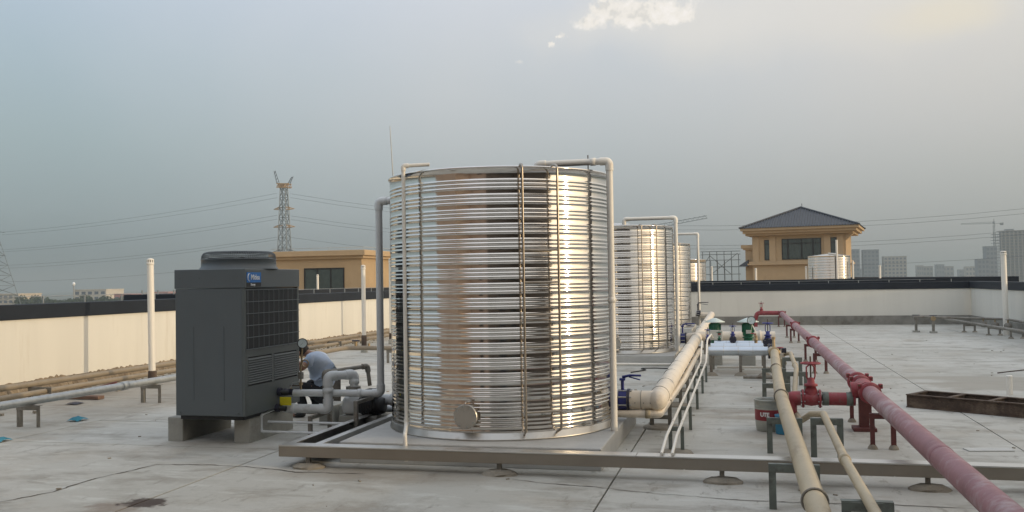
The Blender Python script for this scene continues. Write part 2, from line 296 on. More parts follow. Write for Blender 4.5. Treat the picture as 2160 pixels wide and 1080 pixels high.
def floor_material():
    m = bpy.data.materials.new('roof_concrete'); m.use_nodes = True; t = m.node_tree; n = t.nodes; l = t.links; b = n['Principled BSDF']
    ge = n.new('ShaderNodeNewGeometry'); P = ge.outputs['Position']
    def noise(s, d=6, rg=.6, st=(1, 1, 1)):
        mp = n.new('ShaderNodeMapping'); mp.inputs['Scale'].default_value = st; l.new(P, mp.inputs[0])
        q = n.new('ShaderNodeTexNoise'); q.inputs['Scale'].default_value = s; q.inputs['Detail'].default_value = d; q.inputs['Roughness'].default_value = rg; l.new(mp.outputs[0], q.inputs['Vector']); return q.outputs[0]
    def rng(x, a, b_, c=0, d=1):
        q = n.new('ShaderNodeMapRange'); q.interpolation_type = 'SMOOTHSTEP'; l.new(x, q.inputs[0])
        for i, v in zip((1, 2, 3, 4), (a, b_, c, d)): q.inputs[i].default_value = v
        return q.outputs[0]
    def mx(f, a, c, bt='MIX'):
        q = n.new('ShaderNodeMix'); q.data_type = 'RGBA'; q.blend_type = bt
        for s, v in ((0, f), (6, a), (7, c)):
            if isinstance(v, float): q.inputs[s].default_value = v
            elif isinstance(v, tuple): q.inputs[s].default_value = (*v, 1)
            else: l.new(v, q.inputs[s])
        return q.outputs[2]
    def ma(op, a, c):
        q = n.new('ShaderNodeMath'); q.operation = op; q.use_clamp = True
        for i, v in enumerate((a, c)):
            if isinstance(v, float): q.inputs[i].default_value = v
            else: l.new(v, q.inputs[i])
        return q.outputs[0]
    big, mid, fine = noise(.22, 5, .55), noise(1.1, 8, .68, (1, 1.6, 1)), noise(26, 6, .7)
    c = mx(rng(big, .35, .65), (.43, .42, .375), (.54, .53, .485))
    c = mx(ma('MULTIPLY', rng(mid, .48, .66), .75), c, (.29, .27, .23))
    c = mx(ma('MULTIPLY', rng(noise(2.6, 8, .72, (.5, 1.5, 1)), .52, .64), .6), c, (.57, .575, .53))
    c = mx(ma('MULTIPLY', rng(noise(.55, 9, .75), .54, .66), .65), c, (.27, .245, .20))
    c = mx(ma('MULTIPLY', rng(noise(5, 8, .75, (1, .35, 1)), .56, .66), .6), c, (.22, .20, .165))
    c = mx(ma('MULTIPLY', rng(noise(1.5, 7, .66, (.35, 1.5, 1)), .57, .68), .6), c, (.255, .235, .195))
    c = mx(ma('MULTIPLY', rng(noise(.8, 7, .7), .50, .68), .35), c, (.40, .34, .26))
    c = mx(ma('MULTIPLY', rng(fine, .5, .8), .35), c, (.27, .265, .245))
    c = mx(ma('MULTIPLY', rng(noise(95, 3, .6), .66, .74), .45), c, (.17, .16, .145))
    def spot(x, y, rx, ry, am, lo, hi, s):
        q = n.new('ShaderNodeVectorMath'); q.operation = 'SUBTRACT'; l.new(P, q.inputs[0]); q.inputs[1].default_value = (x, y, 0)
        q2 = n.new('ShaderNodeVectorMath'); q2.operation = 'DIVIDE'; l.new(q.outputs[0], q2.inputs[0]); q2.inputs[1].default_value = (rx, ry, 1)
        q3 = n.new('ShaderNodeVectorMath'); q3.operation = 'LENGTH'; l.new(q2.outputs[0], q3.inputs[0])
        a = n.new('ShaderNodeMath'); a.operation = 'MULTIPLY_ADD'; l.new(noise(s, 6, .65), a.inputs[0]); a.inputs[1].default_value = am; l.new(q3.outputs['Value'], a.inputs[2])
        return rng(a.outputs[0], hi+am*.5, lo+am*.5)
    # damp sandy patch, mud stain, and dirt round the feet of stands
    damp = ma('MAXIMUM', spot(4.0, 15.6, 1.5, 1.0, 1.3, .7, .95, 1.4), spot(3.6, 16.5, 1.7, .45, 1.0, .6, .95, 1.6))
    c = mx(ma('MULTIPLY', damp, .85), c, (.34, .315, .265))
    mud = spot(-4.60, 6.44, .20, .15, 2.4, .75, 1.15, 8.0)
    mud2 = spot(-4.72, 6.25, .26, .24, 2.6, .4, 1.3, 6.0)
    c = mx(ma('MULTIPLY', mud2, .55), c, (.16, .10, .06)); c = mx(ma('MULTIPLY', mud, .95), c, (.045, .026, .016))
    for x, y, rx, ry in ((-9.2, 13, 1.7, 3.5), (-.9, 10.8, .5, .22), (-.7, 9.1, .35, .2), (.45, 13.4, .6, .5), (.0, 17.2, .9, .5), (-3.0, 7.75, 1.3, .35), (-.1, 12.2, .5, .25), (-.05, 11.6, .4, .2), (-5.5, 8.8, .8, .4), (.3, 10.4, .5, .3)):
        c = mx(ma('MULTIPLY', spot(x, y, rx, ry, 1.4, .4, 1.3, 3.0), .5), c, (.25, .21, .16))
    l.new(c, b.inputs['Base Color'])
    rgh = n.new('ShaderNodeMapRange'); l.new(mid, rgh.inputs[0]); rgh.inputs[3].default_value = .62; rgh.inputs[4].default_value = .9; l.new(rgh.outputs[0], b.inputs['Roughness'])
    bp = n.new('ShaderNodeBump'); bp.inputs['Strength'].default_value = .25; bp.inputs['Distance'].default_value = .006; l.new(noise(38, 6, .7), bp.inputs['Height']); l.new(bp.outputs[0], b.inputs['Normal'])
    return m
m_floor = floor_material()

# ================================================================ SETTING
WX0, WX1, WY1 = -11.1, 7.57, 34.3
tag(MB().box(-4500, 4500, -4500, 4500, -14.6, -14.0).build('ground', m_far), kind='structure')
# the roof floor: cast bays with open joints
rf = tag(MB().box(WX0-.15, WX1+.15, -12, WY1+.15, -.35, -.032).build('roof_floor', m_crack), kind='structure')
xs = [WX0-.1, -8.05, -4.65, -1.09, 2.59, 6.2, WX1+.1]; ys = [-12, -9.5, -5.9, -2.2, 1.45, 5.1, 8.76, 12.45, 16.1, 19.75, 23.4, 27.05, 30.7, WY1+.1]
for i in range(len(xs)-1):
    for j in range(len(ys)-1):
        yy = [ys[j], ys[j+1]]
        if i == 1 and abs(ys[j]-8.76) < .1: yy = [ys[j], 10.3, ys[j+1]]
        for a, b_ in zip(yy, yy[1:]):
            g = .008
            MB().box(xs[i]+g, xs[i+1]-g, a+g, b_-g, -.03, random.uniform(-.001, .001)).build('floor_panel', m_floor, rf)
def crack(pts, wd):
    P = [Vector((*p, 0)) for p in pts]; Q = []
    for a, b_ in zip(P, P[1:]):
        k = max(2, int((b_-a).length/.06))
        for i in range(k): Q.append(a.lerp(b_, i/k)+Vector((random.uniform(-.012, .012), random.uniform(-.012, .012), 0)))
    Q.append(P[-1]); m = MB(); vs = []
    for i, q in enumerate(Q):
        t = (Q[min(i+1, len(Q)-1)]-Q[max(i-1, 0)]).normalized(); s = Vector((-t.y, t.x, 0))*wd*random.uniform(.3, 1)*(.5 if i in (0, len(Q)-1) else 1)
        vs += [q+s+Vector((0, 0, .004)), q-s+Vector((0, 0, .004))]
    m.add(vs, [(2*i, 2*i+1, 2*i+3, 2*i+2) for i in range(len(Q)-1)]); m.build('floor_crack', m_crack, rf)
crack([(-5.79, 6.23), (-5.63, 6.63), (-5.63, 7.15), (-5.46, 7.82), (-4.96, 7.89), (-4.5, 7.86), (-3.95, 7.72), (-3.3, 7.74)], .010)
crack([(-1.95, 7.75), (-1.63, 7.64), (-1.2, 7.57), (-.7, 7.42), (.1, 7.3), (1.2, 7.36), (2.6, 7.3)], .008)
crack([(-8.0, 7.2), (-7.2, 7.0), (-6.6, 7.05)], .007)

# parapet walls
def parapet(name, label, x0, x1, y0, y1, inner, zb, base_mat, rough=False):
    """inner: which side looks onto the roof ('+x', '-x' or '-y')"""
    t = thing(name, label, 'wall', ((x0+x1)/2, (y0+y1)/2, 0))
    MB().box(x0, x1, y0, y1, zb, 1.22).build('wall_body', m_white, t)
    e = .035
    c = MB().box(x0-e, x1+e, y0-e, y1+e, 1.2205, 1.46, .012).build('coping', m_coping, t)
    k = .05; bx = [x0, x1, y0, y1]
    if inner == '+x': bx[1] += k
    if inner == '-x': bx[0] -= k
    if inner == '-y': bx[2] -= k
    if rough:
        n = 900; m = MB(); vs = []
        for i in range(n+1):
            y = y0+(y1-y0)*i/n; h = zb+random.uniform(-.02, .03)+.02*math.sin(y*1.3)*math.sin(y*4.7); d = x1+k+random.uniform(-.02, .09)
            vs += [(x1-.02, y, h), (x1+.015+random.uniform(0, .03), y, h), (d, y, h*.55), (d+random.uniform(.03, .12), y, 0)]
        m.add(vs, [(4*i+j, 4*i+4+j, 4*i+5+j, 4*i+1+j) for i in range(n) for j in range(3)])
        m.build('base_kerb', base_mat, t)
    else: MB().box(*bx, -.01, zb-.002, .008).build('base_kerb', base_mat, t)
    return t
wl = parapet('parapet_wall', 'long sunlit white parapet wall on the left with dark coping', WX0-.24, WX0, -12, WY1, '+x', .23, m_rawbase, True)
wf = parapet('parapet_wall', 'shaded white parapet wall across the far end of the roof', WX0+.05, WX1+.04, WY1, WY1+.24, '-y', .31, m_kerb)
wr = parapet('parapet_wall', 'white parapet wall on the right behind the white vent post', WX1, WX1+.24, -12, WY1-.04, '-x', .31, m_kerb)
# lightning tape on short pegs along the left coping
t = thing('lightning_conductor', 'thin lightning conductor on short pegs along the left coping', 'conductor', (WX0-.12, 20, 1.46))
MB().tube([(WX0-.12, y, 1.58) for y in range(6, 35, 2)], .006, 6).build('rod', m_galv, t)
for y in range(7, 34): MB().box(WX0-.13, WX0-.11, y-.01, y+.01, 1.455, 1.585).build('peg', m_galv, t)
t = thing('lightning_conductor', 'thin lightning conductor on short pegs along the far coping', 'conductor', (0, WY1+.12, 1.46))
MB().tube([(x*.5, WY1+.12, 1.545) for x in range(-21, 15, 2)], .006, 6).build('rod', m_galv, t)
for x in range(-10, 8): MB().box(x-.012, x+.012, WY1+.11, WY1+.13, 1.455, 1.55).build('peg', m_galv, t)

# ================================================================ WATER TANKS
TR, TH, TZ = 1.175, 2.59, .2
def tank_profile(r, z0, z1, period=.1415):
    p = [(r+.016, z0), (r+.016, z0+.018), (r+.002, z0+.021), (r, z0+.075), (r+.004, z0+.085), (r, z0+.095)]; z = z0+.11; q = 0
    while z+period < z1-.012:
        for k in range(3):
            for i in range(9 if k == 2 else 8):
                p.append((r+.0024*(1-math.cos(2*math.pi*i/8)), z+(k+i/8)*.0366))
        z += period
        p.append((r, z-.004))
    p += [(r, z1-.012), (r+.012, z1-.006), (r+.016, z1), (r+.010, z1+.012), (r-.012, z1+.014)]
    return p
CAM_A = math.atan2(-9.61, 2.5)
def on_tank(a_rel, r, z): a = CAM_A+a_rel; return Vector((math.cos(a)*r, math.sin(a)*r, z))
tank = thing('water_tank', 'largest ribbed stainless steel water tank, nearest the camera', 'water tank', (0, 0, 0), 'ribbed stainless steel water tanks')
MB().lathe(tank_profile(TR, 0, TH), seg=180).build('shell', m_steel, tank)
MB().lathe([(TR-.01, TH+.014), (TR*.5, TH+.06), (.28, TH+.08), (.28, TH+.10), (.26, TH+.105), (0, TH+.105)], seg=64).build('roof', m_steel, tank)
MB().lathe([(TR+.004, 0), (TR+.022, 0), (TR+.022, .016), (TR+.012, .02), (TR+.010, .070), (TR+.002, .073)], seg=120).build('skirt', m_steel_dull, tank)
# seam with rivets on the right, level pipe on the left, ladder in front, blind flange low down
sm = MB()
for k in range(-1, 2):
    pass
a = R(80); p = on_tank(a, TR+.014, 0); tn = Vector((-math.sin(CAM_A+a), math.cos(CAM_A+a), 0))
sm.mbox(Matrix.Translation(p+Vector((0, 0, TH/2))) @ Matrix.Rotation(CAM_A+a, 4, 'Z'), .006, .07, TH-.06)
seam = sm.build('seam_strip', m_steel_dull, tank)
rv = MB()
for i in range(62):
    q = p+Vector((0, 0, .06+i*.04)); n_ = Vector((math.cos(CAM_A+a), math.sin(CAM_A+a), 0))
    for s in (-.022, .022): rv.cyl(q+tn*s+n_*.002, q+tn*s+n_*.008, .006, 6)
rvo = rv.build('rivets', m_steel_dull, seam); rvo['kind'] = 'stuff'
lad = MB()
for a in (R(9.6), R(25.5)):
    r0 = TR+.10
    top_pts = bend([on_tank(a, TR-.03, TH+.01), on_tank(a, TR+.03, TH+.025), on_tank(a, r0, TH+.01), on_tank(a, r0, TH-.12), on_tank(a, r0, .10), on_tank(a, TR+.01, .06)], .05)
    MB().tube(top_pts, .0115, 10).build('ladder_rail', m_ladder, tank)
for k in range(8):
    z = .27+k*.305
    MB().cyl(on_tank(R(9.6), TR+.10, z), on_tank(R(25.5), TR+.10, z), .010, 8).build('ladder_rung', m_ladder, tank)
pc = on_tank(R(-16.5), TR, .235); ax = CAM_A-R(16.5); n_ = Vector((math.cos(ax), math.sin(ax), 0)); tv = Vector((-n_.y, n_.x, 0))
fl = MB().lathe([(.085, -.02), (.085, .05), (.085, .0501)], pc, 24, (tv, Vector((0, 0, 1)), n_)); fl.lathe([(.0, .085), (.112, .085), (.116, .08), (.116, .052), (.08, .05)], pc, 32, (tv, Vector((0, 0, 1)), n_), False)
flo = fl.build('blind_flange', m_steel_dull, tank)
for k in range(8):
    aa = k*math.pi/4+.2; q = pc+tv*math.cos(aa)*.096+Vector((0, 0, math.sin(aa)*.096)); MB().cyl(q+n_*.084, q+n_*.096, .010, 6).build('bolt', m_galv, flo)
MB().tube(bend([on_tank(R(-16.5), TR+.08, .35), on_tank(R(-16.5), TR+.06, .37), on_tank(R(-14), TR+.05, .38)], .01), .008, 6).build('hook', m_ladder, flo)
tanks = [(-2.5, 9.61, 'largest ribbed stainless steel water tank, nearest the camera'), (-2.56, 19.75, 'ribbed stainless steel water tank standing second in the row, half hidden by the first'), (-2.72, 29.6, 'ribbed stainless steel water tank at the far end of the row by the far wall')]
for i, (x, y, lab) in enumerate(tanks):
    o = tank if i == 0 else copy_tree(tank)
    o.location = (x, y, TZ); o['label'] = lab
    if i:   # the far ladders stand turned more towards the sun
        o.rotation_euler = (0, 0, R(6))
    # concrete plinth
    pl = thing('tank_plinth', ['pale concrete plinth under the nearest water tank', 'pale concrete plinth under the second water tank', 'pale concrete plinth under the farthest water tank'][i], 'plinth', (x, y, 0), 'concrete plinths under the tanks')
    m = MB().box(x-1.26, x+1.26, y-1.40, y+1.40, -.005, TZ-.0005, .012); m.build('slab', m_pad, pl)

# level gauge pipe in front of the first tank
def pipe(name, label, cat, pts, r, m, rad=None, seg=16, coup=(), coup_m=None, loc=None, group=None, collar=1.18, clen=.05):
    t = thing(name, label, cat, loc or pts[0], group)
    P = bend(pts, rad if rad is not None else r*2.2)
    MB().tube(P, r, seg).build('pipe_run', m, t)
    for c, d in coup:
        c = Vector(c); d = Vector(d).normalized()
        MB().lathe([(r*.9, -clen/2-.004), (r*collar, -clen/2), (r*collar, clen/2), (r*.9, clen/2+.004)], c, seg, (lambda a: (a, d.cross(a), d))(d.orthogonal().normalized())).build('coupling', coup_m or m, t)
    return t
def elbow_sockets(pts, r, rad, t, m, seg=16, k=1.16, ln=.05):
    for i in range(1, len(pts)-1):
        b = Vector(pts[i]); o = MB(); 
        a1 = (Vector(pts[i-1])-b).normalized(); a2 = (Vector(pts[i+1])-b).normalized()
        if a1.angle(a2) > 2.9: continue
        o.tube(bend([b+a1*(rad+ln), b, b+a2*(rad+ln)], rad), r*k, seg); o.build('elbow', m, t)
pts = [(-2.94, 8.58, 2.86), (-3.19, 8.52, 2.85), (-3.19, 8.52, .33), (-3.05, 8.10, .30), (-3.03, 8.07, .06)]
t = pipe('level_gauge_pipe', 'thin white pipe down the left front of the nearest tank', 'pipe', pts, .019, m_pvcw, .03, 12); elbow_sockets(pts[:4], .019, .02, t, m_pvcw, 12, 1.3, .03)
pts = [(-3.95+.25, 9.75, 2.63), (-3.95, 9.75, 2.63), (-3.95, 9.75, .47), (-5.02, 9.75, .46)]
t = pipe('circulation_pipe', 'grey pipe from the unit rising left of the nearest tank to its top', 'pipe', pts, .040, m_pvcg, .07, 16, coup=[((-4.62, 9.75, .465), (1, 0, 0)), ((-4.2, 9.75, .47), (1, 0, 0))], coup_m=m_pvcg); elbow_sockets(pts, .040, .05, t, m_pvcg, 16, 1.2, .05)
pts = [(-2.0, 9.2, 2.72), (-2.0, 9.2, 2.89), (-1.255, 9.2, 2.89), (-1.255, 9.2, .20)]
t = pipe('inlet_pipe', 'white pipe down the right side of the nearest tank', 'pipe', pts, .034, m_pvcw, .06, 16, coup=[((-1.42, 9.2, 2.89), (1, 0, 0)), ((-1.255, 9.2, 1.5), (0, 0, 1))]); elbow_sockets(pts, .034, .045, t, m_pvcw, 16, 1.2, .05)
MB().tube([(-1.47, 9.2, 2.82), (-1.47, 9.2, 2.96)], .006, 6).build('clamp_rod', m_rust, t)
for i, (x, y) in enumerate(((-2.56, 19.75), (-2.72, 29.6))):
    pts = [(x+.2, y-.35, 2.80), (x+.2, y-.35, 2.97), (x+1.27, y-.35, 2.97), (x+1.27, y-.35, .21)]
    if i: pts = [(x+.3, y+.2, 2.80), (x+.3, y+.2, 3.12), (x+1.42, y+.2, 3.12), (x+1.42, y+.2, .22)]
    t = pipe('inlet_pipe', ['white pipe down the right side of the second tank', 'white pipe down the right side of the farthest tank'][i], 'pipe', pts, .038, m_pvcw, .06, 12); elbow_sockets(pts, .038, .05, t, m_pvcw, 12, 1.2, .06)
# lightning rod behind the first tank
t = thing('lightning_rod', 'thin lightning rod rising behind the left edge of the nearest tank', 'lightning rod', (-4.22, 11.2, 0))
MB().tube([(-4.24, 11.2, 0), (-4.29, 11.2, 2.2), (-4.37, 11.2, 3.74)], [.014, .011, .004], 8).build('rod', m_galv, t)
MB().cyl((-4.24, 11.2, 0), (-4.24, 11.2, .05), .09, 12).build('base', m_block, t)
# oval base plate seen left of the big pipe
# ================================================================ HEAT PUMP UNIT
AX0, AX1, AY0, AY1, AZ0, AZ1 = -5.985, -5.15, 8.9, 10.15, .275, 1.885
u = thing('heat_pump_unit', 'tall dark grey heat pump unit with round fan cowl on concrete blocks', 'heat pump', ((AX0+AX1)/2, (AY0+AY1)/2, AZ0))
MB().box(AX0, AX1-.03, AY0, AY1, AZ0+.03, AZ1-.21, .006).build('cabinet', m_acl, u)
MB().box(AX0-.008, AX1+.008, AY0-.008, AY1+.008, AZ1-.208, AZ1, .008).build('top_panel', m_acl, u)
MB().box(AX0+.04, AX1-.04, AY0+.03, AY1-.03, AZ0-.012, AZ0+.03).build('base_rail', m_black, u)
xs_ = AX1-.03
MB().box(xs_, AX1, AY0, AY0+.035, AZ0+.03, AZ1-.21, .003).build('corner_post', m_acd, u)
MB().box(xs_, AX1, AY1-.035, AY1, AZ0+.03, AZ1-.21, .003).build('corner_post', m_acd, u)
MB().box(xs_+.002, AX1-.004, AY0+.036, AY1-.036, 1.02, 1.66).build('coil', m_coil, u)
for i in range(11):
    y = AY0+.06+i*(AY1-AY0-.12)/10; MB().cyl((AX1+.008, y, 1.0), (AX1+.008, y, 1.665), .0028, 6).build('guard_wire', m_wire, u)
for i in range(6):
    z = 1.015+i*.128; MB().cyl((AX1+.014, AY0+.02, z), (AX1+.014, AY1-.02, z), .0042, 6).build('guard_wire', m_wire, u)
MB().box(xs_, AX1+.001, AY0+.036, AY1-.036, .93, 1.018, .004).build('middle_panel', m_acd, u)
MB().box(xs_-.02, AX1-.02, AY0+.036, AY1-.036, .62, .928).build('louvre_recess', m_black, u)
for y0, y1 in ((AY0+.07, AY0+.58), (AY0+.64, AY1-.07)):
    for k in range(11):
        z = .648+k*.0258; m = MB(); m.mbox(Matrix.Translation((AX1-.004, (y0+y1)/2, z)) @ Matrix.Rotation(R(52), 4, 'Y'), .024, y1-y0, .007); m.build('louvre_slat', m_acd, u)
for y0, y1 in ((AY0+.036, AY0+.07), (AY0+.58, AY0+.64), (AY1-.07, AY1-.036)): MB().box(xs_, AX1, y0, y1, .62, .928).build('louvre_frame', m_acd, u)
MB().box(xs_, AX1, AY0+.036, AY1-.036, AZ0+.03, .618, .004).build('service_panel', m_acd, u)
for x in (AX0+.22, AX1-.25): MB().box(x-.004, x+.004, AY0-.0035, AY0+.01, AZ0+.2, AZ1-.62).build('panel_rib', m_acl, u)
for x, z in ((AX0+.06, 1.79), (AX1-.09, 1.79), (AX0+.3, 1.79), (AX0+.05, .34), (AX1-.08, .34)): MB().cyl((x, AY0-.012, z), (x, AY0, z), .008, 8).build('screw', m_acd, u)
fc = ((AX0+AX1)/2+.02, (AY0+AY1)/2-.05, AZ1)
MB().lathe([(.435, .0005), (.432, .012), (.414, .03), (.410, .105), (.416, .108), (.416, .118), (.404, .120), (.40, .02)], fc, 64).build('fan_cowl', m_acl, u)
gr = MB()
gp = [(.406, .115), (.407, .14), (.400, .168), (.378, .190), (.345, .200), (.30, .200), (.20, .203), (.10, .205), (.03, .206)]
for k, (r_, z_) in enumerate([(.407, .128), (.406, .145), (.402, .160), (.393, .174), (.380, .186), (.362, .194), (.345, .199), (.325, .200), (.30, .200), (.27, .2015), (.24, .202), (.20, .203), (.16, .204), (.12, .205), (.08, .2055), (.04, .206)]): gr.torus((fc[0], fc[1], fc[2]+z_), r_, .0030, 'Z', 48, 5)
for k in range(96):
    a = k*math.pi/48; gr.tube([(fc[0]+r_*math.cos(a), fc[1]+r_*math.sin(a), fc[2]+z_) for r_, z_ in (gp if k % 6 == 0 else gp[:6])], .0026, 4)
gr.build('fan_grille', m_wire, u)
MB().lathe([(0, .03), (.39, .03)], fc, 40).build('fan_well', m_black, u)
for k in range(4):
    a = k*math.pi/2+.4; m = MB(); m.mbox(Matrix.Translation((fc[0]+.19*math.cos(a), fc[1]+.19*math.sin(a), fc[2]+.10)) @ Matrix.Rotation(a, 4, 'Z') @ Matrix.Rotation(R(24), 4, 'X'), .28, .17, .006); m.build('fan_blade', m_black, u)
bd = MB().box(AX1+.0085, AX1+.0125, 8.935, 9.235, 1.735, 1.845).build('badge', m_blue, u)
bb = MB().box(AX1+.0085, AX1+.012, 8.935, 9.235, 1.690, 1.734).build('badge_strip', m_black, u)
def text(s, loc, size, m, parent, rot, name='lettering', ext=.001, sx=1.0, bold=.0):
    c = bpy.data.curves.new(name, 'FONT'); c.body = s; c.size = size; c.extrude = ext; c.align_x = 'CENTER'; c.align_y = 'CENTER'; c.offset = bold
    o = bpy.data.objects.new(name, c); COL.objects.link(o); c.materials.append(m); o.rotation_euler = rot; o.scale = (sx, 1, 1)
    dg = bpy.context.evaluated_depsgraph_get(); me = bpy.data.meshes.new_from_object(o.evaluated_get(dg)); bpy.data.objects.remove(o)
    o = bpy.data.objects.new(name, me); COL.objects.link(o); me.materials.clear(); me.materials.append(m); o.rotation_euler = rot; o.scale = (sx, 1, 1)
    o.parent = parent; o.location = Vector(loc)-top(parent).location; return o
text('Midea', (AX1+.0135, 9.110, 1.79), .078, m_letter, bd, (R(90), 0, R(90)), bold=.0012)
text('Energy', (AX1+.0135, 9.06, 1.712), .036, m_letter, bb, (R(90), 0, R(90)), bold=.0006)
cr_ = MB(); P = []
for k in range(20):
    a = R(70+k*220/19); P.append((AX1+.0135, 8.988+.036*math.cos(a), 1.79+.040*math.sin(a)))
cr_.tube(P, [.001+.0055*math.sin(math.pi*k/19) for k in range(20)], 6).build('crescent_mark', m_letter, bd)
for i, (x0, x1, lab) in enumerate(((-6.19, -6.0, 'concrete block under the left edge of the heat pump'), (-5.375, -5.24, 'concrete block under the right edge of the heat pump'))):
    t = tag(MB().box(x0, x0+.19, 9.05, 10.05, -.005, AZ0-.013, .01).build('concrete_block', m_block), lab, 'concrete block', 'concrete blocks under the heat pump')
for x, y0, lab in ((-5.0, 10.35, 'concrete block behind the low grey pipe, nearer the unit'), (-4.75, 10.38, 'concrete block behind the low grey pipe, farther from the unit')):
    tag(MB().box(x, x+.2, y0, y0+.4, -.005, .24, .01).build('concrete_block', m_block), lab, 'concrete block')

# ================================================================ PIPEWORK BETWEEN UNIT AND TANK
pts = [(-5.12, 9.70, .29), (-4.57, 9.70, .29), (-4.57, 9.70, .66), (-4.36, 9.95, .66), (-4.36, 9.95, .50)]
t = pipe('return_pipe', 'grey pipe from the unit with a hooked riser beside the pump', 'pipe', pts, .050, m_pvcg, .085, 18, coup=[((-5.0, 9.7, .29), (1, 0, 0)), ((-4.57, 9.7, .50), (0, 0, 1)), ((-4.36, 9.95, .58), (0, 0, 1))])
elbow_sockets(pts, .050, .06, t, m_pvcg, 16, 1.16, .05)
for x, y, z in ((-5.15, 9.70, .29), (-5.05, 9.78, .465)):
    v = thing('ball_valve', 'dark ball valve where the %s pipe meets the unit' % ('lower' if z < .4 else 'upper'), 'valve', (x, y, z))
    MB().lathe([(.001, -.10), (.042, -.10), (.042, -.06), (.030, -.055), (.036, -.02), (.036, .02), (.030, .055), (.046, .06), (.046, .10), (.001, .10)], (x-.02, y, z), 14, 'X').build('valve_body', m_vdark, v)
    MB().cyl((x-.02, y, z+.03), (x-.02, y, z+.075), .010, 8).build('stem', m_brass, v)
    MB().box(x-.03, x+.09, y-.012, y+.012, z+.070, z+.080).build('lever', m_rust, v)
for z, y in ((.29, 9.70), (.465, 9.75)):
    t = thing('unit_connection', 'dark %s pipe stub on the side of the heat pump' % ('lower' if z < .4 else 'upper'), 'pipe stub', (AX1, y, z))
    MB().tube([(AX1-.02, y-.12, z+.02), (AX1+.02, y-.12, z+.02), (AX1+.08, y-.05, z)], .030, 12).build('pipe_run', m_black, t)
    MB().lathe([(.03, -.02), (.048, -.02), (.048, .02), (.03, .02)], (AX1+.02, y-.12, z+.02), 8, 'X', False).build('union_nut', m_vdark, t)
tag(MB().box(-5.12, -4.98, 9.60, 9.612, .335, .43, .003).build('tag', m_yellow), 'bright yellow tag hanging between the two unit pipes', 'tag')
pts = [(-4.62, 9.72, .46), (-4.62, 9.72, .70), (-4.30, 10.2, .73), (-4.27, 10.2, .50)]
t = pipe('bypass_pipe', 'dark grey bypass pipe looping over the pump connections', 'pipe', pts, .024, m_stand2, .04, 12); elbow_sockets(pts, .024, .03, t, m_stand2, 12, 1.35, .04)
pp = thing('circulation_pump', 'small circulation pump with dark motor between unit and tank', 'pump', (-4.3, 9.98, 0))
MB().lathe([(.001, -.09), (.09, -.09), (.115, -.06), (.115, .05), (.07, .09), (.001, .09)], (-4.40, 9.98, .30), 22, 'X').build('volute', m_pvcg, pp)
MB().lathe([(.001, 0), (.095, 0), (.10, .02), (.10, .26), (.085, .30), (.001, .30)], (-4.30, 9.98, .30), 22, 'X').build('motor', m_black, pp)
for k in range(7): MB().lathe([(.10, 0), (.112, 0), (.112, .012), (.10, .012)], (-4.26+k*.032, 9.98, .30), 22, 'X', False).build('cooling_fin', m_black, pp)
MB().cyl((-4.40, 9.98, .38), (-4.37, 9.95, .50), .05, 16).build('flange_neck', m_pvcg, pp)
MB().lathe([(.05, -.02), (.085, -.02), (.085, .02), (.05, .02)], (-4.37, 9.95, .50), 20, 'Z', False).build('flange', m_stand2, pp)
MB().box(-4.22, -4.08, 9.90, 10.06, .41, .49, .01).build('terminal_box', m_black, pp)
MB().box(-4.52, -4.05, 9.86, 10.10, -.005, .19, .01).build('pump_base', m_block, pp)
pts = [(-4.1, 10.05, .36), (-3.3, 10.05, .36)]
pipe('suction_pipe', 'thick grey suction pipe running from the pump to the tank', 'pipe', pts, .062, m_pvcg, coup=[((-3.92, 10.05, .36), (1, 0, 0))])
pts = [(-4.15, 10.3, .22), (-3.3, 10.3, .22)]
pipe('drain_pipe', 'lower grey pipe under the suction pipe beside the tank', 'pipe', pts, .040, m_pvcg)
for i, (x1, z, y, lab) in enumerate(((-4.55, .17, 9.45, 'thin grey drain line bent under the unit pipes, upper one'), (-4.62, .085, 9.30, 'thin grey drain line bent under the unit pipes, lower one'))):
    xx = -5.25+i*.065
    pts = [(xx, 9.62, .29), (xx, y, .27), (xx, y, z), (x1+.4, y, z)]
    t = pipe('condensate_line', lab, 'pipe', pts, .014, m_pvcg, .02, 10); elbow_sockets(pts, .014, .016, t, m_pvcg, 10, 1.3, .02)
def gauge(name, label, loc, r, axis, stem_pts, ms, extra=None):
    g = thing(name, label, 'gauge', stem_pts[0]); loc = Vector(loc); ax = Vector(axis).normalized()
    a = ax.orthogonal().normalized(); fr = (a, ax.cross(a), ax)
    MB().lathe([(.001, -.03), (r, -.03), (r*1.06, .012), (r*.95, .016), (r*.92, .006)], loc, 28, fr).build('gauge_case', m_black, g)
    d = MB().lathe([(.0005, .007), (r*.92, .007)], loc, 28, fr).build('dial', m_glassd, g)
    m = MB(); m.beam(loc+ax*.009-fr[0]*r*.2, loc+ax*.009+fr[0]*r*.6, .004, .002); m.build('needle', m_black, d)
    MB().tube(stem_pts, .011, 10).build('stem', ms, g)
    return g
gz = 1.03
g = gauge('pressure_gauge', 'round pressure gauge with white dial on a stem beside the unit', (-4.90, 9.74, gz), .055, (.35, -1, .02), [(-4.93, 9.75, .5), (-4.93, 9.75, .78), (-4.92, 9.75, .80), (-4.91, 9.75, gz-.05)], m_brass)
MB().torus((-4.87, 9.74, .80), .040, .008, (Vector((1, 0, 0)), Vector((0, 0, 1)), Vector((0, -1, 0))), 20, 8).build('siphon_coil', m_brass, g)
MB().box(-4.955, -4.905, 9.725, 9.775, .62, .70, .006).build('valve_block', m_stand2, g)
MB().box(-4.945, -4.915, 9.73, 9.77, .55, .58).build('nut', m_brass, g)
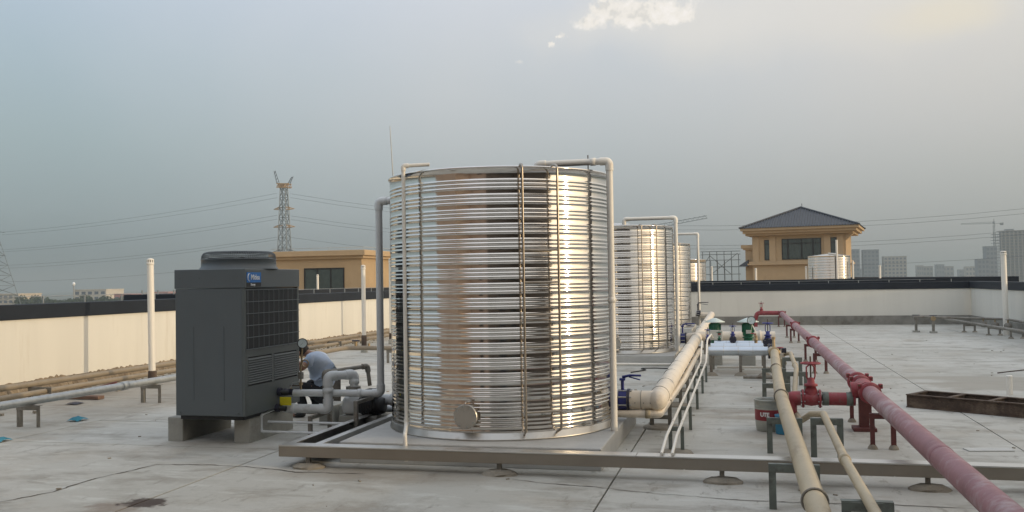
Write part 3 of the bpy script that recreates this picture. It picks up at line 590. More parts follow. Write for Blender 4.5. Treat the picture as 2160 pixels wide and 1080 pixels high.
MB().tube([(-4.93, 9.75, .60), (-5.02, 9.72, .575), (-5.04, 9.70, .52)], .008, 8).build('lever', m_galv, g)
def portal(name, label, cx, cy, wdt, h, ang, m, group=None, sec=.04, bar_z=None, feet=None, low=None):
    """a two legged pipe stand: legs and a crossbar, across X"""
    t = thing(name, label, 'pipe stand', (cx, cy, 0), group)
    for s in (-1, 1):
        x = cx+s*(wdt/2-sec/2)
        q = MB().box(x-sec/2, x+sec/2, cy-sec/2, cy-sec/2+.006, 0, h); q.box(x-s*sec/2-.003*0, x-s*sec/2+s*.006, cy-sec/2+.0061, cy+sec/2, 0, h) if s > 0 else q.box(x+sec/2-.006, x+sec/2, cy-sec/2+.0061, cy+sec/2, 0, h)
        q.build('leg', m, t)
        if feet: MB().lathe([(feet*1.0, -.002), (feet*.9, .018), (feet*.55, .045), (.001, .05)], (x, cy, 0), 10).build('mortar_foot', m_mortar, t)
    MB().box(cx-wdt/2, cx+wdt/2, cy-sec/2-.0065, cy-sec/2-.0005, h-sec, h-.0005).box(cx-wdt/2, cx+wdt/2, cy-sec/2-.0004, cy+sec/2, h, h+.006).build('crossbar', m, t)
    if low: MB().box(cx-wdt/2+sec, cx+wdt/2-sec, cy-sec/2, cy-sec/2+.006, low, low+sec).build('lower_bar', m, t)
    return t
def portal_y(name, label, x, cy, wdt, h, m, sec=.04, group=None):
    t = thing(name, label, 'pipe stand', (x, cy, 0), group)
    for s in (-1, 1): MB().box(x-sec/2, x+sec/2, cy+s*(wdt/2)-sec/2, cy+s*wdt/2+sec/2, 0, h).build('leg', m, t)
    MB().box(x-sec/2, x+sec/2, cy-wdt/2-sec/2, cy+wdt/2+sec/2, h+.0005, h+.04).build('crossbar', m, t)
    return t
portal_y('pipe_stand', 'grey steel stand under the unit pipes, left of the cable trunk', -4.68, 9.72, .5, .20, m_stand2)
portal_y('pipe_stand', 'grey steel stand under the circulation pipe, nearer the tank', -4.12, 9.72, .55, .38, m_stand2)

# ================================================================ PERSON crouching behind the unit
per = thing('person', 'person in pale blue shirt crouching behind the heat pump', 'person', (-5.25, 11.05, 0))
def skin(name, joints, edges, m, parent, sub=2, root=0):
    me = bpy.data.meshes.new(name); off = parent.location if parent.parent is None else top(parent).location
    me.from_pydata([Vector(j[0])-off for j in joints], edges, []); me.materials.append(m)
    o = bpy.data.objects.new(name, me); COL.objects.link(o); o.parent = parent
    sk = o.modifiers.new('skin', 'SKIN'); sk.use_smooth_shade = True
    for v, j in zip(me.skin_vertices[0].data, joints):
        r = j[1]; v.radius = (r, r) if not isinstance(r, tuple) else r
    me.skin_vertices[0].data[root].use_root = True
    s = o.modifiers.new('sub', 'SUBSURF'); s.levels = sub; s.render_levels = sub
    return o
J = [((-5.22, 11.08, .34), .105), ((-5.25, 11.05, .52), .085), ((-5.33, 11.0, .70), .090), ((-5.41, 10.97, .80), .055), ((-5.47, 10.96, .825), .052), ((-5.535, 10.95, .845), .082), ((-5.57, 10.945, .825), .07),
     ((-5.33, 10.80, .745), .048), ((-5.40, 10.70, .64), .045), ((-5.55, 10.72, .70), .036), ((-5.66, 10.76, .73), .032),
     ((-5.36, 11.18, .745), .048), ((-5.46, 11.26, .62), .045), ((-5.62, 11.15, .66), .036), ((-5.70, 11.05, .68), .032),
     ((-5.26, 10.94, .30), .075), ((-5.56, 10.88, .42), .055), ((-5.47, 10.90, .10), .045), ((-5.52, 10.89, .045), .042), ((-5.64, 10.88, .035), .030),
     ((-5.26, 11.20, .30), .075), ((-5.56, 11.24, .42), .055), ((-5.45, 11.24, .10), .045), ((-5.50, 11.24, .045), .042), ((-5.62, 11.25, .035), .030)]
E_ = [(0, 1), (1, 2), (2, 3), (3, 4), (4, 5), (5, 6), (2, 7), (7, 8), (8, 9), (9, 10), (2, 11), (11, 12), (12, 13), (13, 14), (0, 15), (15, 16), (16, 17), (17, 18), (18, 19), (0, 20), (20, 21), (21, 22), (22, 23), (23, 24)]
body = skin('body', J, E_, m_skin, per)
for hx, hy, hz, s in ((-5.69, 10.77, .735, 1), (-5.73, 11.04, .685, -1)):
    for k in range(4):
        yy = hy+(k-1.5)*.017; fz = hz+(.0, .004, .002, -.004)[k]; ln = (.9, 1, .95, .75)[k]
        skin('finger', [((hx+.03, yy, fz), .012), ((hx-.005, yy, fz+.004), .010), ((hx-.035*ln, yy, fz-.004), .0085), ((hx-.052*ln, yy, fz-.026), .007)], [(0, 1), (1, 2), (2, 3)], m_skin, per, 1)
    skin('thumb', [((hx+.035, hy-s*.028, hz), .012), ((hx+.005, hy-s*.050, hz-.006), .010), ((hx-.022, hy-s*.046, hz-.022), .008)], [(0, 1), (1, 2)], m_skin, per, 1)
SH = [((-5.215, 11.08, .33), .165), ((-5.245, 11.05, .52), .160), ((-5.33, 11.0, .70), .170), ((-5.405, 10.975, .795), .078), ((-5.325, 10.80, .745), .080), ((-5.375, 10.735, .675), .066), ((-5.36, 11.18, .745), .080), ((-5.42, 11.23, .67), .066), ((-5.27, 10.92, .55), .085), ((-5.21, 10.99, .42), .10)]
skin('shirt', SH, [(0, 1), (1, 2), (2, 3), (2, 4), (4, 5), (2, 6), (6, 7), (1, 8), (0, 9)], m_shirt, per)
TRS = [((-5.22, 11.08, .30), .148), ((-5.26, 10.94, .30), .112), ((-5.57, 10.88, .42), .080), ((-5.465, 10.90, .11), .060), ((-5.26, 11.20, .30), .112), ((-5.57, 11.24, .42), .080), ((-5.445, 11.24, .11), .060)]
skin('trousers', TRS, [(0, 1), (1, 2), (2, 3), (0, 4), (4, 5), (5, 6)], m_trouser, per)
for y in (10.89, 11.245):
    skin('shoe', [((-5.44, y, .05), .052), ((-5.52, y, .045), .048), ((-5.65, y, .035), .036)], [(0, 1), (1, 2)], m_black, per, 1)
hm = MB(); hc = Vector((-5.525, 10.952, .868))
hm.lathe([(.001, .085), (.05, .075), (.082, .045), (.094, .005), (.088, -.03), (.07, -.05)], hc, 20, (Vector((0, 1, 0)), Vector((.35, 0, .94)).cross(Vector((0, 1, 0))), Vector((.35, 0, .94)))); hm.build('hair', m_hair, per)
for s in (-1, 1): MB().lathe([(.001, .012), (.018, .008), (.024, 0), (.018, -.008), (.001, -.010)], (-5.525, 10.95+s*.083, .835), 10, 'Y').build('ear', m_skin, per)
MB().lathe([(.001, .02), (.010, .012), (.016, -.012), (.001, -.018)], (-5.632, 10.945, .815), 8, 'Z').build('nose', m_skin, per)
for s in (-1, 1): MB().lathe([(.001, .008), (.008, .003), (.001, -.003)], (-5.622, 10.945+s*.03, .84), 8, 'X').build('eye', m_black, per)
MB().box(-5.635, -5.625, 10.925, 10.965, .782, .788).build('mouth', m_redbrown, per)

# ================================================================ CABLE TRUNKING
tr = thing('cable_trunking', 'long stainless cable trunking running across the foreground', 'cable trunking', (0, 7.95, 0))
for x0, x1 in ((-4.23, -2.05), (-2.045, -.50), (-.495, 1.15), (1.155, 3.4)):
    MB().box(x0, x1, 7.9, 8.03, .10, .196, .003).build('trunk_section', m_tray, tr)
for x0, x1 in ((-4.23, -2.6), (-2.595, -.9), (-.895, .80), (.805, 2.4), (2.405, 3.4)):
    MB().box(x0, x1, 7.892, 8.038, .1965, .209, .002).build('trunk_lid', m_traylid, tr)
for x in (-2.05, -.50, 1.15): MB().box(x-.09, x+.09, 7.8965, 7.8995, .108, .188).build('joint_plate', m_tray, tr)
for x in (-3.92, -2.08, -.16, 1.43):
    MB().box(x-.05, x-.01, 7.93, 7.936, 0, .0995).box(x-.016, x-.01, 7.9365, 7.97, 0, .0995).build('leg', m_stand2, tr)
    m = MB(); m.lathe([(.11, -.002), (.105, .018), (.07, .04), (.001, .045)], (x-.02, 7.93, 0), 14, 'Z', False)
    m.v = [(v[0]*1+(v[0]-x+.02)*.5+random.uniform(-.012, .012), v[1]+random.uniform(-.01, .01), max(v[2], -.002)) for v in m.v]; m.build('mortar_foot', m_mortar, tr)
tb = thing('cable_trunking', 'open stainless cable trunking lying between the unit and the tank plinth', 'cable trunking', (-4.02, 9, 0))
MB().box(-4.20, -3.86, 8.045, 10.75, .085, .092).build('tray_bottom', m_cable, tb)
for x0, x1, lx0, lx1 in ((-4.206, -4.20, -4.206, -4.13), (-3.86, -3.854, -3.93, -3.854)):
    MB().box(x0, x1, 8.045, 10.75, .085, .20).box(lx0, lx1, 8.045, 10.75, .2005, .206).build('side_rail', m_traylid, tb)
for k, x in enumerate((-4.10, -4.05, -3.99)): MB().tube([(x+.015*math.sin(y*1.7+k), y, .115) for y in [8.1+.2*i for i in range(14)]], .018, 8).build('cable', m_cable, tb)
for y in (8.5, 9.6, 10.5): MB().box(-4.19, -3.87, y, y+.04, 0, .0845).build('leg', m_stand2, tb)

# ================================================================ CREAM WATER MAIN
mn = thing('water_main', 'thick cream jacketed pipe running along the row of tanks', 'pipe', (-.88, 9.87, .42))
MB().tube(bend([(-1.215, 9.87, .42), (-.89, 9.87, .42), (-.895, 14, .45), (-.92, 24, .50), (-.95, 30.5, .53)], .09, 10), .103, 28).build('pipe_run', m_cream, mn)
MB().lathe([(.001, -.12), (.06, -.105), (.10, -.06), (.1075, 0), (.1075, .05)], (-.885, 9.865, .42), 24, 'Y').build('elbow_cap', m_cream, mn)
for y in (10.25, 11.05, 12.1, 13.3, 14.8, 16.6, 19, 21.5, 24.5): MB().torus((-.89-.004*(y-10), y, .423+.006*(y-10)), .1035, .0035, 'Y', 28, 6).build('band', m_stand2, mn)
MB().torus((-1.05, 9.87, .42), .1035, .0035, 'X', 28, 6).build('band', m_stand2, mn)
for x in (-1.17, -1.11, -1.02, -.95): MB().cyl((x, 9.768, .405), (x, 9.762, .405), .006, 6).build('rivet', m_stand2, mn)
pts = [(-1.36, 9.80, .285), (-.86, 9.80, .285), (-.80, 13, .30), (-.80, 18, .33)]
sp = pipe('drain_pipe', 'thin cream pipe running just under the thick cream main', 'pipe', pts, .040, m_cream, .06, 16, coup=[((-.98, 9.8, .285), (1, 0, 0))], coup_m=m_tan)
MB().cyl((-1.06, 9.83, .30), (-1.06, 9.84, .36), .028, 12).build('branch_stub', m_cream, sp)
def butterfly(label, x, y, z, r, s=1.0, ring=m_vblue, lv=True):
    v = thing('butterfly_valve', label, 'valve', (x, y, z), 'lever butterfly valves by the tanks')
    MB().lathe([(.001, -.05), (r*1.2, -.05), (r*1.2, -.022), (r*.95, -.020)], (x, y, z), 28, 'X', False).build('flange', m_steel_dull, v)
    MB().lathe([(r*.95, -.045+.0), (r*1.12, -.042), (r*1.12, .042), (r*.95, .045)], (x+.025, y, z), 28, 'X', False).build('valve_body', ring, v)
    MB().lathe([(r*.95, .070), (r*1.25, .072), (r*1.25, .10), (.001, .10)], (x, y, z), 28, 'X', False).build('flange', m_vdark, v)
    for k in range(8):
        a = k*math.pi/4+.39; MB().cyl((x-.06, y+r*1.12*math.cos(a), z+r*1.12*math.sin(a)), (x+.12, y+r*1.12*math.cos(a), z+r*1.12*math.sin(a)), .009, 6).build('bolt', m_galv, v)
    MB().cyl((x+.02, y, z+r), (x+.02, y, z+r+.11*s), .018, 12).build('neck', ring, v)
    MB().box(x-.01, x+.05, y-.03, y+.03, z+r+.11*s, z+r+.135*s, .004).build('top_plate', ring, v)
    lvp = [(x+.02, y, z+r+.145*s), (x+.10, y-.01, z+r+.165*s), (x+.22*s, y-.02, z+r+.165*s)]
    MB().tube(lvp, [.016, .013, .011], 8).build('lever', ring, v)
    MB().tube([(x+.09, y-.01, z+r+.150*s), (x+.14, y-.015, z+r+.138*s), (x+.21*s, y-.02, z+r+.120*s)], [.007, .008, .007], 6).build('squeeze_grip', ring, v)
    return v
butterfly('dark blue lever valve between the nearest tank and the cream main', -1.33+.06, 9.87, .42, .098)
MB_ = MB().cyl((-1.40, 9.87, .42), (-1.31, 9.87, .42), .09, 24).build('tank_outlet', m_steel_dull); tag(MB_, 'short steel outlet stub on the nearest tank behind the blue valve', 'pipe stub')
butterfly('blue lever valve at the foot of the second tank', -1.24, 19.8, .45, .098, 1.25)
t = pipe('branch_pipe', 'cream branch pipe from the second tank to the main', 'pipe', [(-1.15, 19.8, .45), (-.92, 19.8, .47)], .10, m_cream)
butterfly('dark lever valve at the foot of the farthest tank', -1.36, 29.7, .60, .08, 1.6, m_vdark)
t = pipe('branch_pipe', 'cream branch pipe from the farthest tank to the main', 'pipe', [(-1.28, 29.7, .55), (-.95, 29.7, .53)], .09, m_cream)
ords = ['nearest', 'second', 'third', 'fourth', 'fifth', 'sixth']
for i, y in enumerate((10.73, 12.64, 14.31, 16.2, 18.6, 21.2)):
    h = .315+.006*(y-10)
    portal('pipe_stand', 'weathered steel stand under the cream main, %s from the camera' % ords[i], -.925, y, .25, h-.006, 0, m_stand2, 'steel stands under the cream main', .045, low=.10)
    if i < 4: tag(MB().lathe([(.22, -.002), (.20, .02), (.10, .035), (.001, .038)], (-.92, y, 0), 16, 'Z', False).build('mortar_pad', m_mortar), 'flat mortar pad at the foot of the %s cream main stand' % ords[i], 'mortar pad', 'mortar pads under the cream main')
# twin white conduits
for k, (x, lab) in enumerate(((-.69, 'left of the two thin white conduits running away from the trunking'), (-.60, 'right of the two thin white conduits running away from the trunking'))):
    pts = [(x+.006, 7.90, .228), (x, 8.55, .272), (x-.005, 16.0, .285), (x+.0, 16.6, .60)]
    t = pipe('conduit', lab, 'conduit', pts, .0140, m_pvcw, .05, 10, coup=[((x, y, .278), (0, 1, 0)) for y in (9.4, 11.3, 13.2, 15.1)])
for i, y in enumerate((9.17, 10.62, 12.3, 14.0, 15.5)):
    portal('pipe_stand', 'low steel saddle under the twin white conduits, %s from the camera' % ords[i], -.645, y, .15, .255, 0, m_stand, 'low saddles under the twin conduits', .035)
    if i == 0: tag(MB().lathe([(.17, -.002), (.15, .025), (.08, .04), (.001, .042)], (-.65, y, 0), 14, 'Z', False).build('mortar_pad', m_mortar), 'mortar pad under the nearest conduit saddle', 'mortar pad', 'mortar pads under the conduit saddles')

# ================================================================ PUMP STATION
def pump_unit(label, x, y, z0, hatr, box=False):
    p = thing('booster_pump', label, 'pump', (x, y, 0), 'green vertical pumps')
    MB().lathe([(.001, 0), (.12, 0), (.12, .035), (.085, .05), (.085, .12), (.11, .13), (.11, .155), (.075, .16)], (x, y, z0), 24).build('pump_foot', m_green, p)
    if not box: MB().box(x-.075, x+.075, y-.075, y+.075, z0+.155, z0+.24, .01).build('lantern', m_greybox if box else m_green, p)
    MB().lathe([(.001, .16), (.098, .17), (.105, .19), (.105, .40), (.09, .42), (.001, .42)], (x, y, z0), 28).build('motor', m_green, p)
    for k in range(18):
        a = k*math.pi/9; m = MB(); m.mbox(Matrix.Translation((x+.109*math.cos(a), y+.109*math.sin(a), z0+.32)) @ Matrix.Rotation(a, 4, 'Z'), .018, .005, .16); m.build('cooling_fin', m_green, p)
    MB().lathe([(.001, .522), (.03, .52), (hatr, .445), (hatr*1.0, .437), (.06, .44)], (x, y, z0), 32).build('rain_hat', m_hat, p)
    for s in (-1, 1): MB().cyl((x+s*.06, y, z0+.41), (x+s*.06, y, z0+.475), .008, 6).build('hat_post', m_greybox, p)
    MB().box(x-.13, x+.13, y-.13, y+.13, 0, z0-.001, .01).build('plinth', m_block, p)
    if box:
        b_ = MB().box(x-.10, x+.15, y-.21, y-.125, z0+.10, z0+.29, .008).build('control_box', m_greybox, p)
        MB().box(x+.06, x+.12, y-.213, y-.2105, z0+.20, z0+.25).build('red_label', m_red, b_)
    else: MB().box(x-.04, x+.06, y-.17, y-.11, z0+.22, z0+.29, .008).build('terminal_box', m_greybox, p)
    return p
pump_unit('green pump under a pale hat beside the cream main', -.52, 18.6, .40, .20, True)
pump_unit('green pump under a pale hat in the middle of the roof', .11, 18.6, .40, .21)
def clad(label, pts, r):
    t = pipe('clad_pipe', label, 'pipe', pts, r, m_alu, seg=20)
    d = Vector(pts[1])-Vector(pts[0])
    for k in range(1, 4): 
        c = Vector(pts[0])+d*k/4; MB().torus(c, r*1.005, .003, 'X', 20, 5).build('band', m_galv, t)
    for e in (0, 1): MB().lathe([(r*.9, -.012), (r*1.02, -.01), (r*1.02, .01), (.001, .012)], pts[e], 20, 'X', False).build('end_cap', m_alu, t)
    return t
clad('aluminium clad pipe on stands in front of the pumps', [(-.57, 16.6, .425), (.42, 16.6, .425)], .078)
clad('aluminium clad pipe lying second behind the front one', [(-.55, 17.15, .45), (.35, 17.15, .45)], .076)
clad('aluminium clad pipe lying closest to the pumps', [(-.50, 17.7, .46), (.33, 17.7, .46)], .074)
for i, x in enumerate((-.54, -.04, .36)):
    portal_y('pipe_stand', 'grey steel stand under the clad pipes, %s' % ['at the cream main', 'in the middle', 'at the tan pipe'][i], x, 17.15, 1.1, .30, m_stand2, .05, 'stands under the clad pipes')
    tag(MB().lathe([(.12, -.002), (.09, .03), (.04, .06), (.001, .065)], (x, 16.6, 0), 12, 'Z', False).build('mortar_cone', m_mortar), 'conical mortar heap at the clad pipe stand %s' % ['at the cream main', 'in the middle', 'at the tan pipe'][i], 'mortar heap', 'mortar heaps of the clad pipe stands')
t = pipe('header_pipe', 'cream header pipe crossing behind the pumps', 'pipe', [(-.92, 19.6, .50), (.65, 19.6, .50)], .10, m_cream, coup=[((-.2, 19.6, .5), (1, 0, 0)), ((.35, 19.6, .5), (1, 0, 0))])
pipe('floor_pipe', 'thin pale pipe on the floor below the clad pipes', 'pipe', [(-.45, 16.9, .12), (.5, 16.9, .12)], .022, m_pvcw)
pipe('floor_pipe', 'dark pipe lying on the floor below the clad pipes', 'pipe', [(.0, 15.9, .05), (.62, 15.9, .05)], .03, m_stand2)
pipe('floor_pipe', 'thin white pipe along the foot of the second tank plinth', 'pipe', [(-2.9, 18.2, .045), (-1.0, 18.2, .045)], .022, m_pvcw)
def gate_valve(label, x, y, z, s, mb=m_vblue, mf=m_vdark, group='blue gate valves', wheel=None, axis='Y'):
    v = thing('gate_valve', label, 'valve', (x, y, z), group)
    fx = (1, 0) if axis == 'X' else (0, 1)
    for k in (-1, 1):
        MB().lathe([(.001, -.014*s), (.135*s, -.014*s), (.135*s, .014*s), (.001, .014*s)], (x+fx[0]*k*.12*s, y+fx[1]*k*.12*s, z), 22, axis, False).build('flange', mf, v)
        for j in range(6):
            a = j*math.pi/3+.3; q = Vector((0, math.cos(a), math.sin(a))) if axis == 'X' else Vector((math.cos(a), 0, math.sin(a))); c = Vector((x+fx[0]*k*.12*s, y+fx[1]*k*.12*s, z))+q*.112*s; d = Vector((*fx, 0))
            MB().cyl(c-d*.03*s, c+d*.03*s, .011*s, 6).build('bolt', m_galv, v)
    MB().lathe([(.09*s, -.12*s), (.10*s, -.06*s), (.11*s, 0), (.10*s, .06*s), (.09*s, .12*s)], (x, y, z), 22, axis).build('valve_body', mb, v)
    MB().lathe([(.095*s, .03*s), (.09*s, .12*s), (.065*s, .18*s), (.095*s, .185*s), (.095*s, .215*s), (.055*s, .225*s), (.05*s, .29*s), (.03*s, .31*s), (.001, .31*s)], (x, y, z), 20).build('bonnet', mb, v)
    for k in (-1, 1): MB().tube(bend([(x+k*.045*s, y, z+.28*s), (x+k*.06*s, y, z+.33*s), (x+k*.06*s, y, z+.46*s), (x+k*.015*s, y, z+.50*s)], .02*s), .011*s, 8).build('yoke_arm', mb, v)
    MB().cyl((x, y, z+.30*s), (x, y, z+.62*s), .012*s, 8).build('stem', m_rust, v)
    wz = z+.52*s; wr = .135*s
    wo_ = MB().torus((x, y, wz), wr, .013*s, 'Z', 28, 8).build('handwheel', wheel or mb, v)
    MB().lathe([(.001, .02*s), (.03*s, .018*s), (.03*s, -.02*s), (.001, -.02*s)], (x, y, wz), 12).build('hub', wheel or mb, wo_)
    for j in range(4):
        a = j*math.pi/2+.5; MB().cyl((x, y, wz), (x+wr*math.cos(a), y+wr*math.sin(a), wz), .009*s, 6).build('spoke', wheel or mb, wo_)
    return v
gate_valve('large blue gate valve right of the pumps', .47, 18.2, .46, .72)
gate_valve('small blue gate valve on the clad pipe between the pumps', -.17, 17.65, .56, .48)
gate_valve('small dark blue gate valve below the boxed pump', -.63, 17.7, .52, .42)
gate_valve('small green gate valve at the foot of the boxed pump', -.42, 17.75, .50, .36, m_green, group=None)
fl_ = thing('flange_joint', 'black bolted flange joint at the end of the front clad pipe', 'flange', (.47, 16.6, .425))
for x in (.445, .49):
    MB().lathe([(.001, -.014), (.13, -.014), (.13, .014), (.001, .014)], (x, 16.6, .425), 22, 'X', False).build('flange', m_vdark, fl_)
for k in range(8):
    a = k*math.pi/4; MB().cyl((.42, 16.6+.11*math.cos(a), .425+.11*math.sin(a)), (.52, 16.6+.11*math.cos(a), .425+.11*math.sin(a)), .010, 6).build('bolt', m_brass, fl_)
t = pipe('elbow_pipe', 'dark elbow joining the flange to the tan pipe', 'pipe', [(.50, 16.6, .425), (.58, 16.6, .425), (.60, 16.2, .40), (.62, 15.7, .30)], .07, m_tan, .08)
gauge('pressure_gauge', 'round pressure gauge beside the second green pump', (.17, 17.9, .90), .075, (.0, -1, .05), [(.235, 17.9, .46), (.235, 17.9, .70), (.20, 17.9, .78), (.18, 17.9, .83)], m_pvcw)
rvv = thing('ball_valve', 'small red lever valve below the gauge beside the pump', 'valve', (.235, 17.88, .62))
MB().box(.215, .255, 17.86, 17.90, .60, .66, .006).build('valve_body', m_brass, rvv)
MB().tube([(.235, 17.85, .64), (.20, 17.83, .66), (.15, 17.83, .655)], .010, 8).build('lever', m_red, rvv)
t = pipe('riser_pipe', 'short brass riser under the gauge on the clad pipe', 'pipe', [(.24, 17.55, .45), (.24, 17.55, .64)], .028, m_brass, coup=[((.24, 17.55, .56), (0, 0, 1))])
t = pipe('riser_pipe', 'thin white hose dropping from the boxed pump to the conduits', 'pipe', [(-.60, 16.6, .60), (-.60, 16.9, .62), (-.58, 18.2, .62), (-.56, 18.38, .55)], .016, m_pvcw, .05)

# ================================================================ TAN PIPES
pts = [(.385, 2.6, .40), (.385, 9.0, .415), (.39, 10.6, .425), (.44, 13, .44), (.50, 15.6, .49), (.48, 16.45, .45)]
ta = pipe('tan_pipe', 'thick tan pipe running away from the camera on grey stands', 'pipe', pts, .066, m_tan, .3, 18, loc=(.385, 2.6, .0))
for y, z in ((5.62, .407), (10.35, .424), (13.2, .443)): MB().torus((.385+max(0, y-10)*.016, y, z), .072, .008, 'Y', 22, 8).build('pipe_clamp', m_stand2, ta)
MB().tube([(.495, 15.55, .50), (.492, 15.6, .56), (.49, 15.62, .70)], [.028, .028, .02], 12).build('air_vent', m_brass, ta)
MB().cyl((.49, 15.62, .70), (.49, 15.62, .73), .032, 12).build('vent_cap', m_brass, ta)
MB().lathe([(.066, -.05), (.09, -.045), (.09, .02), (.066, .03)], (.495, 15.5, .487), 20, 'Y').build('coupling', m_brass, ta)
pts = [(.655, 2.6, .46), (.655, 6.6, .46), (.695, 8.8, .46), (.64, 9.5, .36), (.58, 10.3, .17), (.57, 11.3, .14), (.63, 12.2, .32), (.70, 13.1, .46), (.75, 15.6, .47), (.70, 16.1, .42), (.60, 16.3, .36)]
tbp = pipe('tan_pipe', 'thin tan pipe right of the thick one, dipping under the red valve', 'pipe', pts, .031, m_tan, .35, 14, loc=(.655, 2.6, 0))
for y in (6.65, 13.6): MB().lathe([(.031, -.04), (.040, -.036), (.040, .036), (.031, .04)], (.655 if y < 8 else .71, y, .46), 14, 'Y').build('coupling', m_tan, tbp)
for k, (cx, y, h, wd, lab) in enumerate(((.345, 7.1, .325, .36, 'grey steel stand nearest the camera under the thick tan pipe'), (.375, 9.33, .335, .33, 'grey steel stand under the thick tan pipe in front of the paint pail'), (.40, 12.2, .35, .34, 'grey steel stand under the thick tan pipe just behind the paint pail'), (.44, 14.1, .36, .34, 'grey steel stand under the thick tan pipe near the pumps'))):
    portal('pipe_stand', lab, cx, y, wd, h, 0, m_stand, 'grey stands under the tan pipes', .052)
for k, (cx, y, h, wd, lab) in enumerate(((.665, 5.6, .42, .28, 'grey steel stand cut by the bottom edge under the thin tan pipe'), (.715, 8.75, .425, .28, 'grey steel stand under the thin tan pipe behind the trunking'), (.70, 13.0, .42, .28, 'grey steel stand under the thin tan pipe behind the red valve'), (.75, 15.2, .43, .30, 'grey steel stand under the thin tan pipe close to the pumps'))):
    portal('pipe_stand', lab, cx, y, wd, h, 0, m_stand, 'grey stands under the tan pipes', .052)
MB_ = MB(); MB_.mbox(Matrix.Translation((.48, 15.9, .26)), .10, .10, .10, .01)
cv = thing('check_valve', 'cluttered brass valve group where the tan pipes meet the pumps', 'valve', (.56, 15.95, .3))
MB().lathe([(.001, -.08), (.05, -.08), (.065, -.02), (.065, .03), (.045, .08), (.001, .08)], (.575, 16.0, .33), 16, 'Y').build('valve_body', m_brass, cv)
MB().cyl((.575, 16.0, .38), (.60, 16.0, .52), .018, 10).build('neck', m_vdark, cv)
MB().torus((.60, 16.0, .53), .05, .009, 'Z', 18, 6).build('handwheel', m_red, cv)
MB().box(.62, .70, 15.9, 15.98, .45, .53, .008).build('sensor_box', m_vdark, cv)
MB().cyl((.575, 16.0, .12), (.575, 16.0, .27), .035, 12).build('drain_stub', m_brass, cv)

# paint pail and pot
pb = thing('paint_pail', 'dented pale paint pail with red lettered band under the tan pipe', 'paint pail', (.27, 10.72, 0))
MB().lathe([(.001, 0), (.135, 0), (.14, .008), (.152, .12)], (.27, 10.72, 0), 30).build('pail_body', m_bucket, pb)
MB().lathe([(.1545, .2405), (.158, .33), (.165, .335), (.165, .348), (.158, .350), (.150, .33), (.14, .02)], (.27, 10.72, 0), 30).build('pail_rim', m_bucket, pb)
MB().lathe([(.152, .12), (.1535, .145), (.1535, .23), (.1545, .2405)], (.27, 10.72, 0), 30).build('print_band', m_bucketred, pb)
for ch, a in (('U', -120), ('T', -107), ('E', -96)):
    aa = R(a); q = (.27+.1565*math.cos(aa), 10.72+.1565*math.sin(aa), .188); text(ch, q, .062, m_letter, pb, (R(90), 0, aa+R(90)), bold=.002)
MB().torus((.27, 10.72, .275), .157, .003, 'Z', 28, 6).build('bead', m_bucket, pb)
pt = thing('paint_pot', 'small blue pot beside the paint pail', 'pot', (.42, 10.50, 0))
MB().lathe([(.001, 0), (.085, 0), (.09, .01), (.095, .19), (.10, .195), (.10, .205), (.088, .20), (.08, .03)], (.42, 10.50, 0), 24).build('pot_body', m_bucketblue, pt)

# ================================================================ RED FIRE MAIN
rm = thing('fire_main', 'long faded red fire main running from the foreground to the far wall', 'pipe', (1.31, 3, 0))
MB().tube([(1.31, y, .44+.0008*y) for y in (2.2, 6, 10.72)], .085, 24).build('pipe_run', m_pink, rm)
MB().tube([(1.31, y, .44+.0008*y) for y in (11.08, 16, 22, 28, 33.0)], .085, 24).build('pipe_run', m_pink, rm)
def grooved(y, pr, m=m_red):
    z = .44+.0008*y
    c = MB().lathe([(.085, -.05), (.112, -.045), (.116, -.02), (.116, .02), (.112, .045), (.085, .05)], (1.31, y, z), 26, 'Y').build('grooved_coupling', m, pr)
    for s in (-1, 1):
        MB().box(1.31+s*.105-.02, 1.31+s*.105+.02, y-.035, y+.035, z+.05, z+.10, .006).build('bolt_lug', m, c)
        MB().cyl((1.31+s*.112, y-.05, z+.085), (1.31+s*.112, y+.05, z+.085), .010, 6).build('bolt', m_rust, c)
MB().tube([(1.31, 10.70, .449), (1.31, 11.10, .449)], .098, 24).build('tee', m_red, rm)
MB().cyl((1.31, 10.9, .449), (1.16, 10.9, .43), .092, 22).build('tee_branch', m_red, rm)
for y in (10.52, 11.28, 11.62, 18.6, 24.6, 32.2): grooved(y, rm)
for y0, y1 in ((11.30, 11.60),): MB().tube([(1.31, y0, .449), (1.31, y1, .449)], .0865, 24).build('bare_spool', m_bucket, rm)
for y in (6.9, 17.6, 20.5): MB().lathe([(.085, -.06), (.0875, -.058), (.0875, .058), (.085, .06)], (1.31, y, .44+.0008*y), 24, 'Y').build('pale_patch', m_pink, rm)
br = thing('fire_branch', 'dark red branch pipe from the fire main towards the tan pipe', 'pipe', (.9, 10.9, 0))
MB().cyl((1.17, 10.9, .30+.13), (.84, 10.9, .30+.0), .07, 22) 
MB().tube([(1.20, 10.9, .335), (.86, 10.9, .335)], .073, 24).build('pipe_run', m_red, br)
for x in (1.14, .885): MB().lathe([(.073, -.035), (.0765, -.033), (.0765, .033), (.073, .035)], (x, 10.9, .335), 24, 'X').build('green_band', m_stand, br)
MB().tube(bend([(.62, 10.9, .335), (.50, 10.9, .335), (.50, 10.9, .12)], .11, 10), .080, 22).build('elbow', m_red, br)
MB().lathe([(.001, -.012), (.115, -.012), (.115, .012), (.001, .012)], (.50, 10.9, .115), 24, 'Z', False).build('flange', m_red, br)
MB().cyl((.50, 10.9, -.002), (.50, 10.9, .103), .072, 20).build('riser', m_pink, br)
gate_valve('red gate valve with handwheel on the fire main branch', .735, 10.9, .335, .76, m_red, m_red, None, None, 'X')
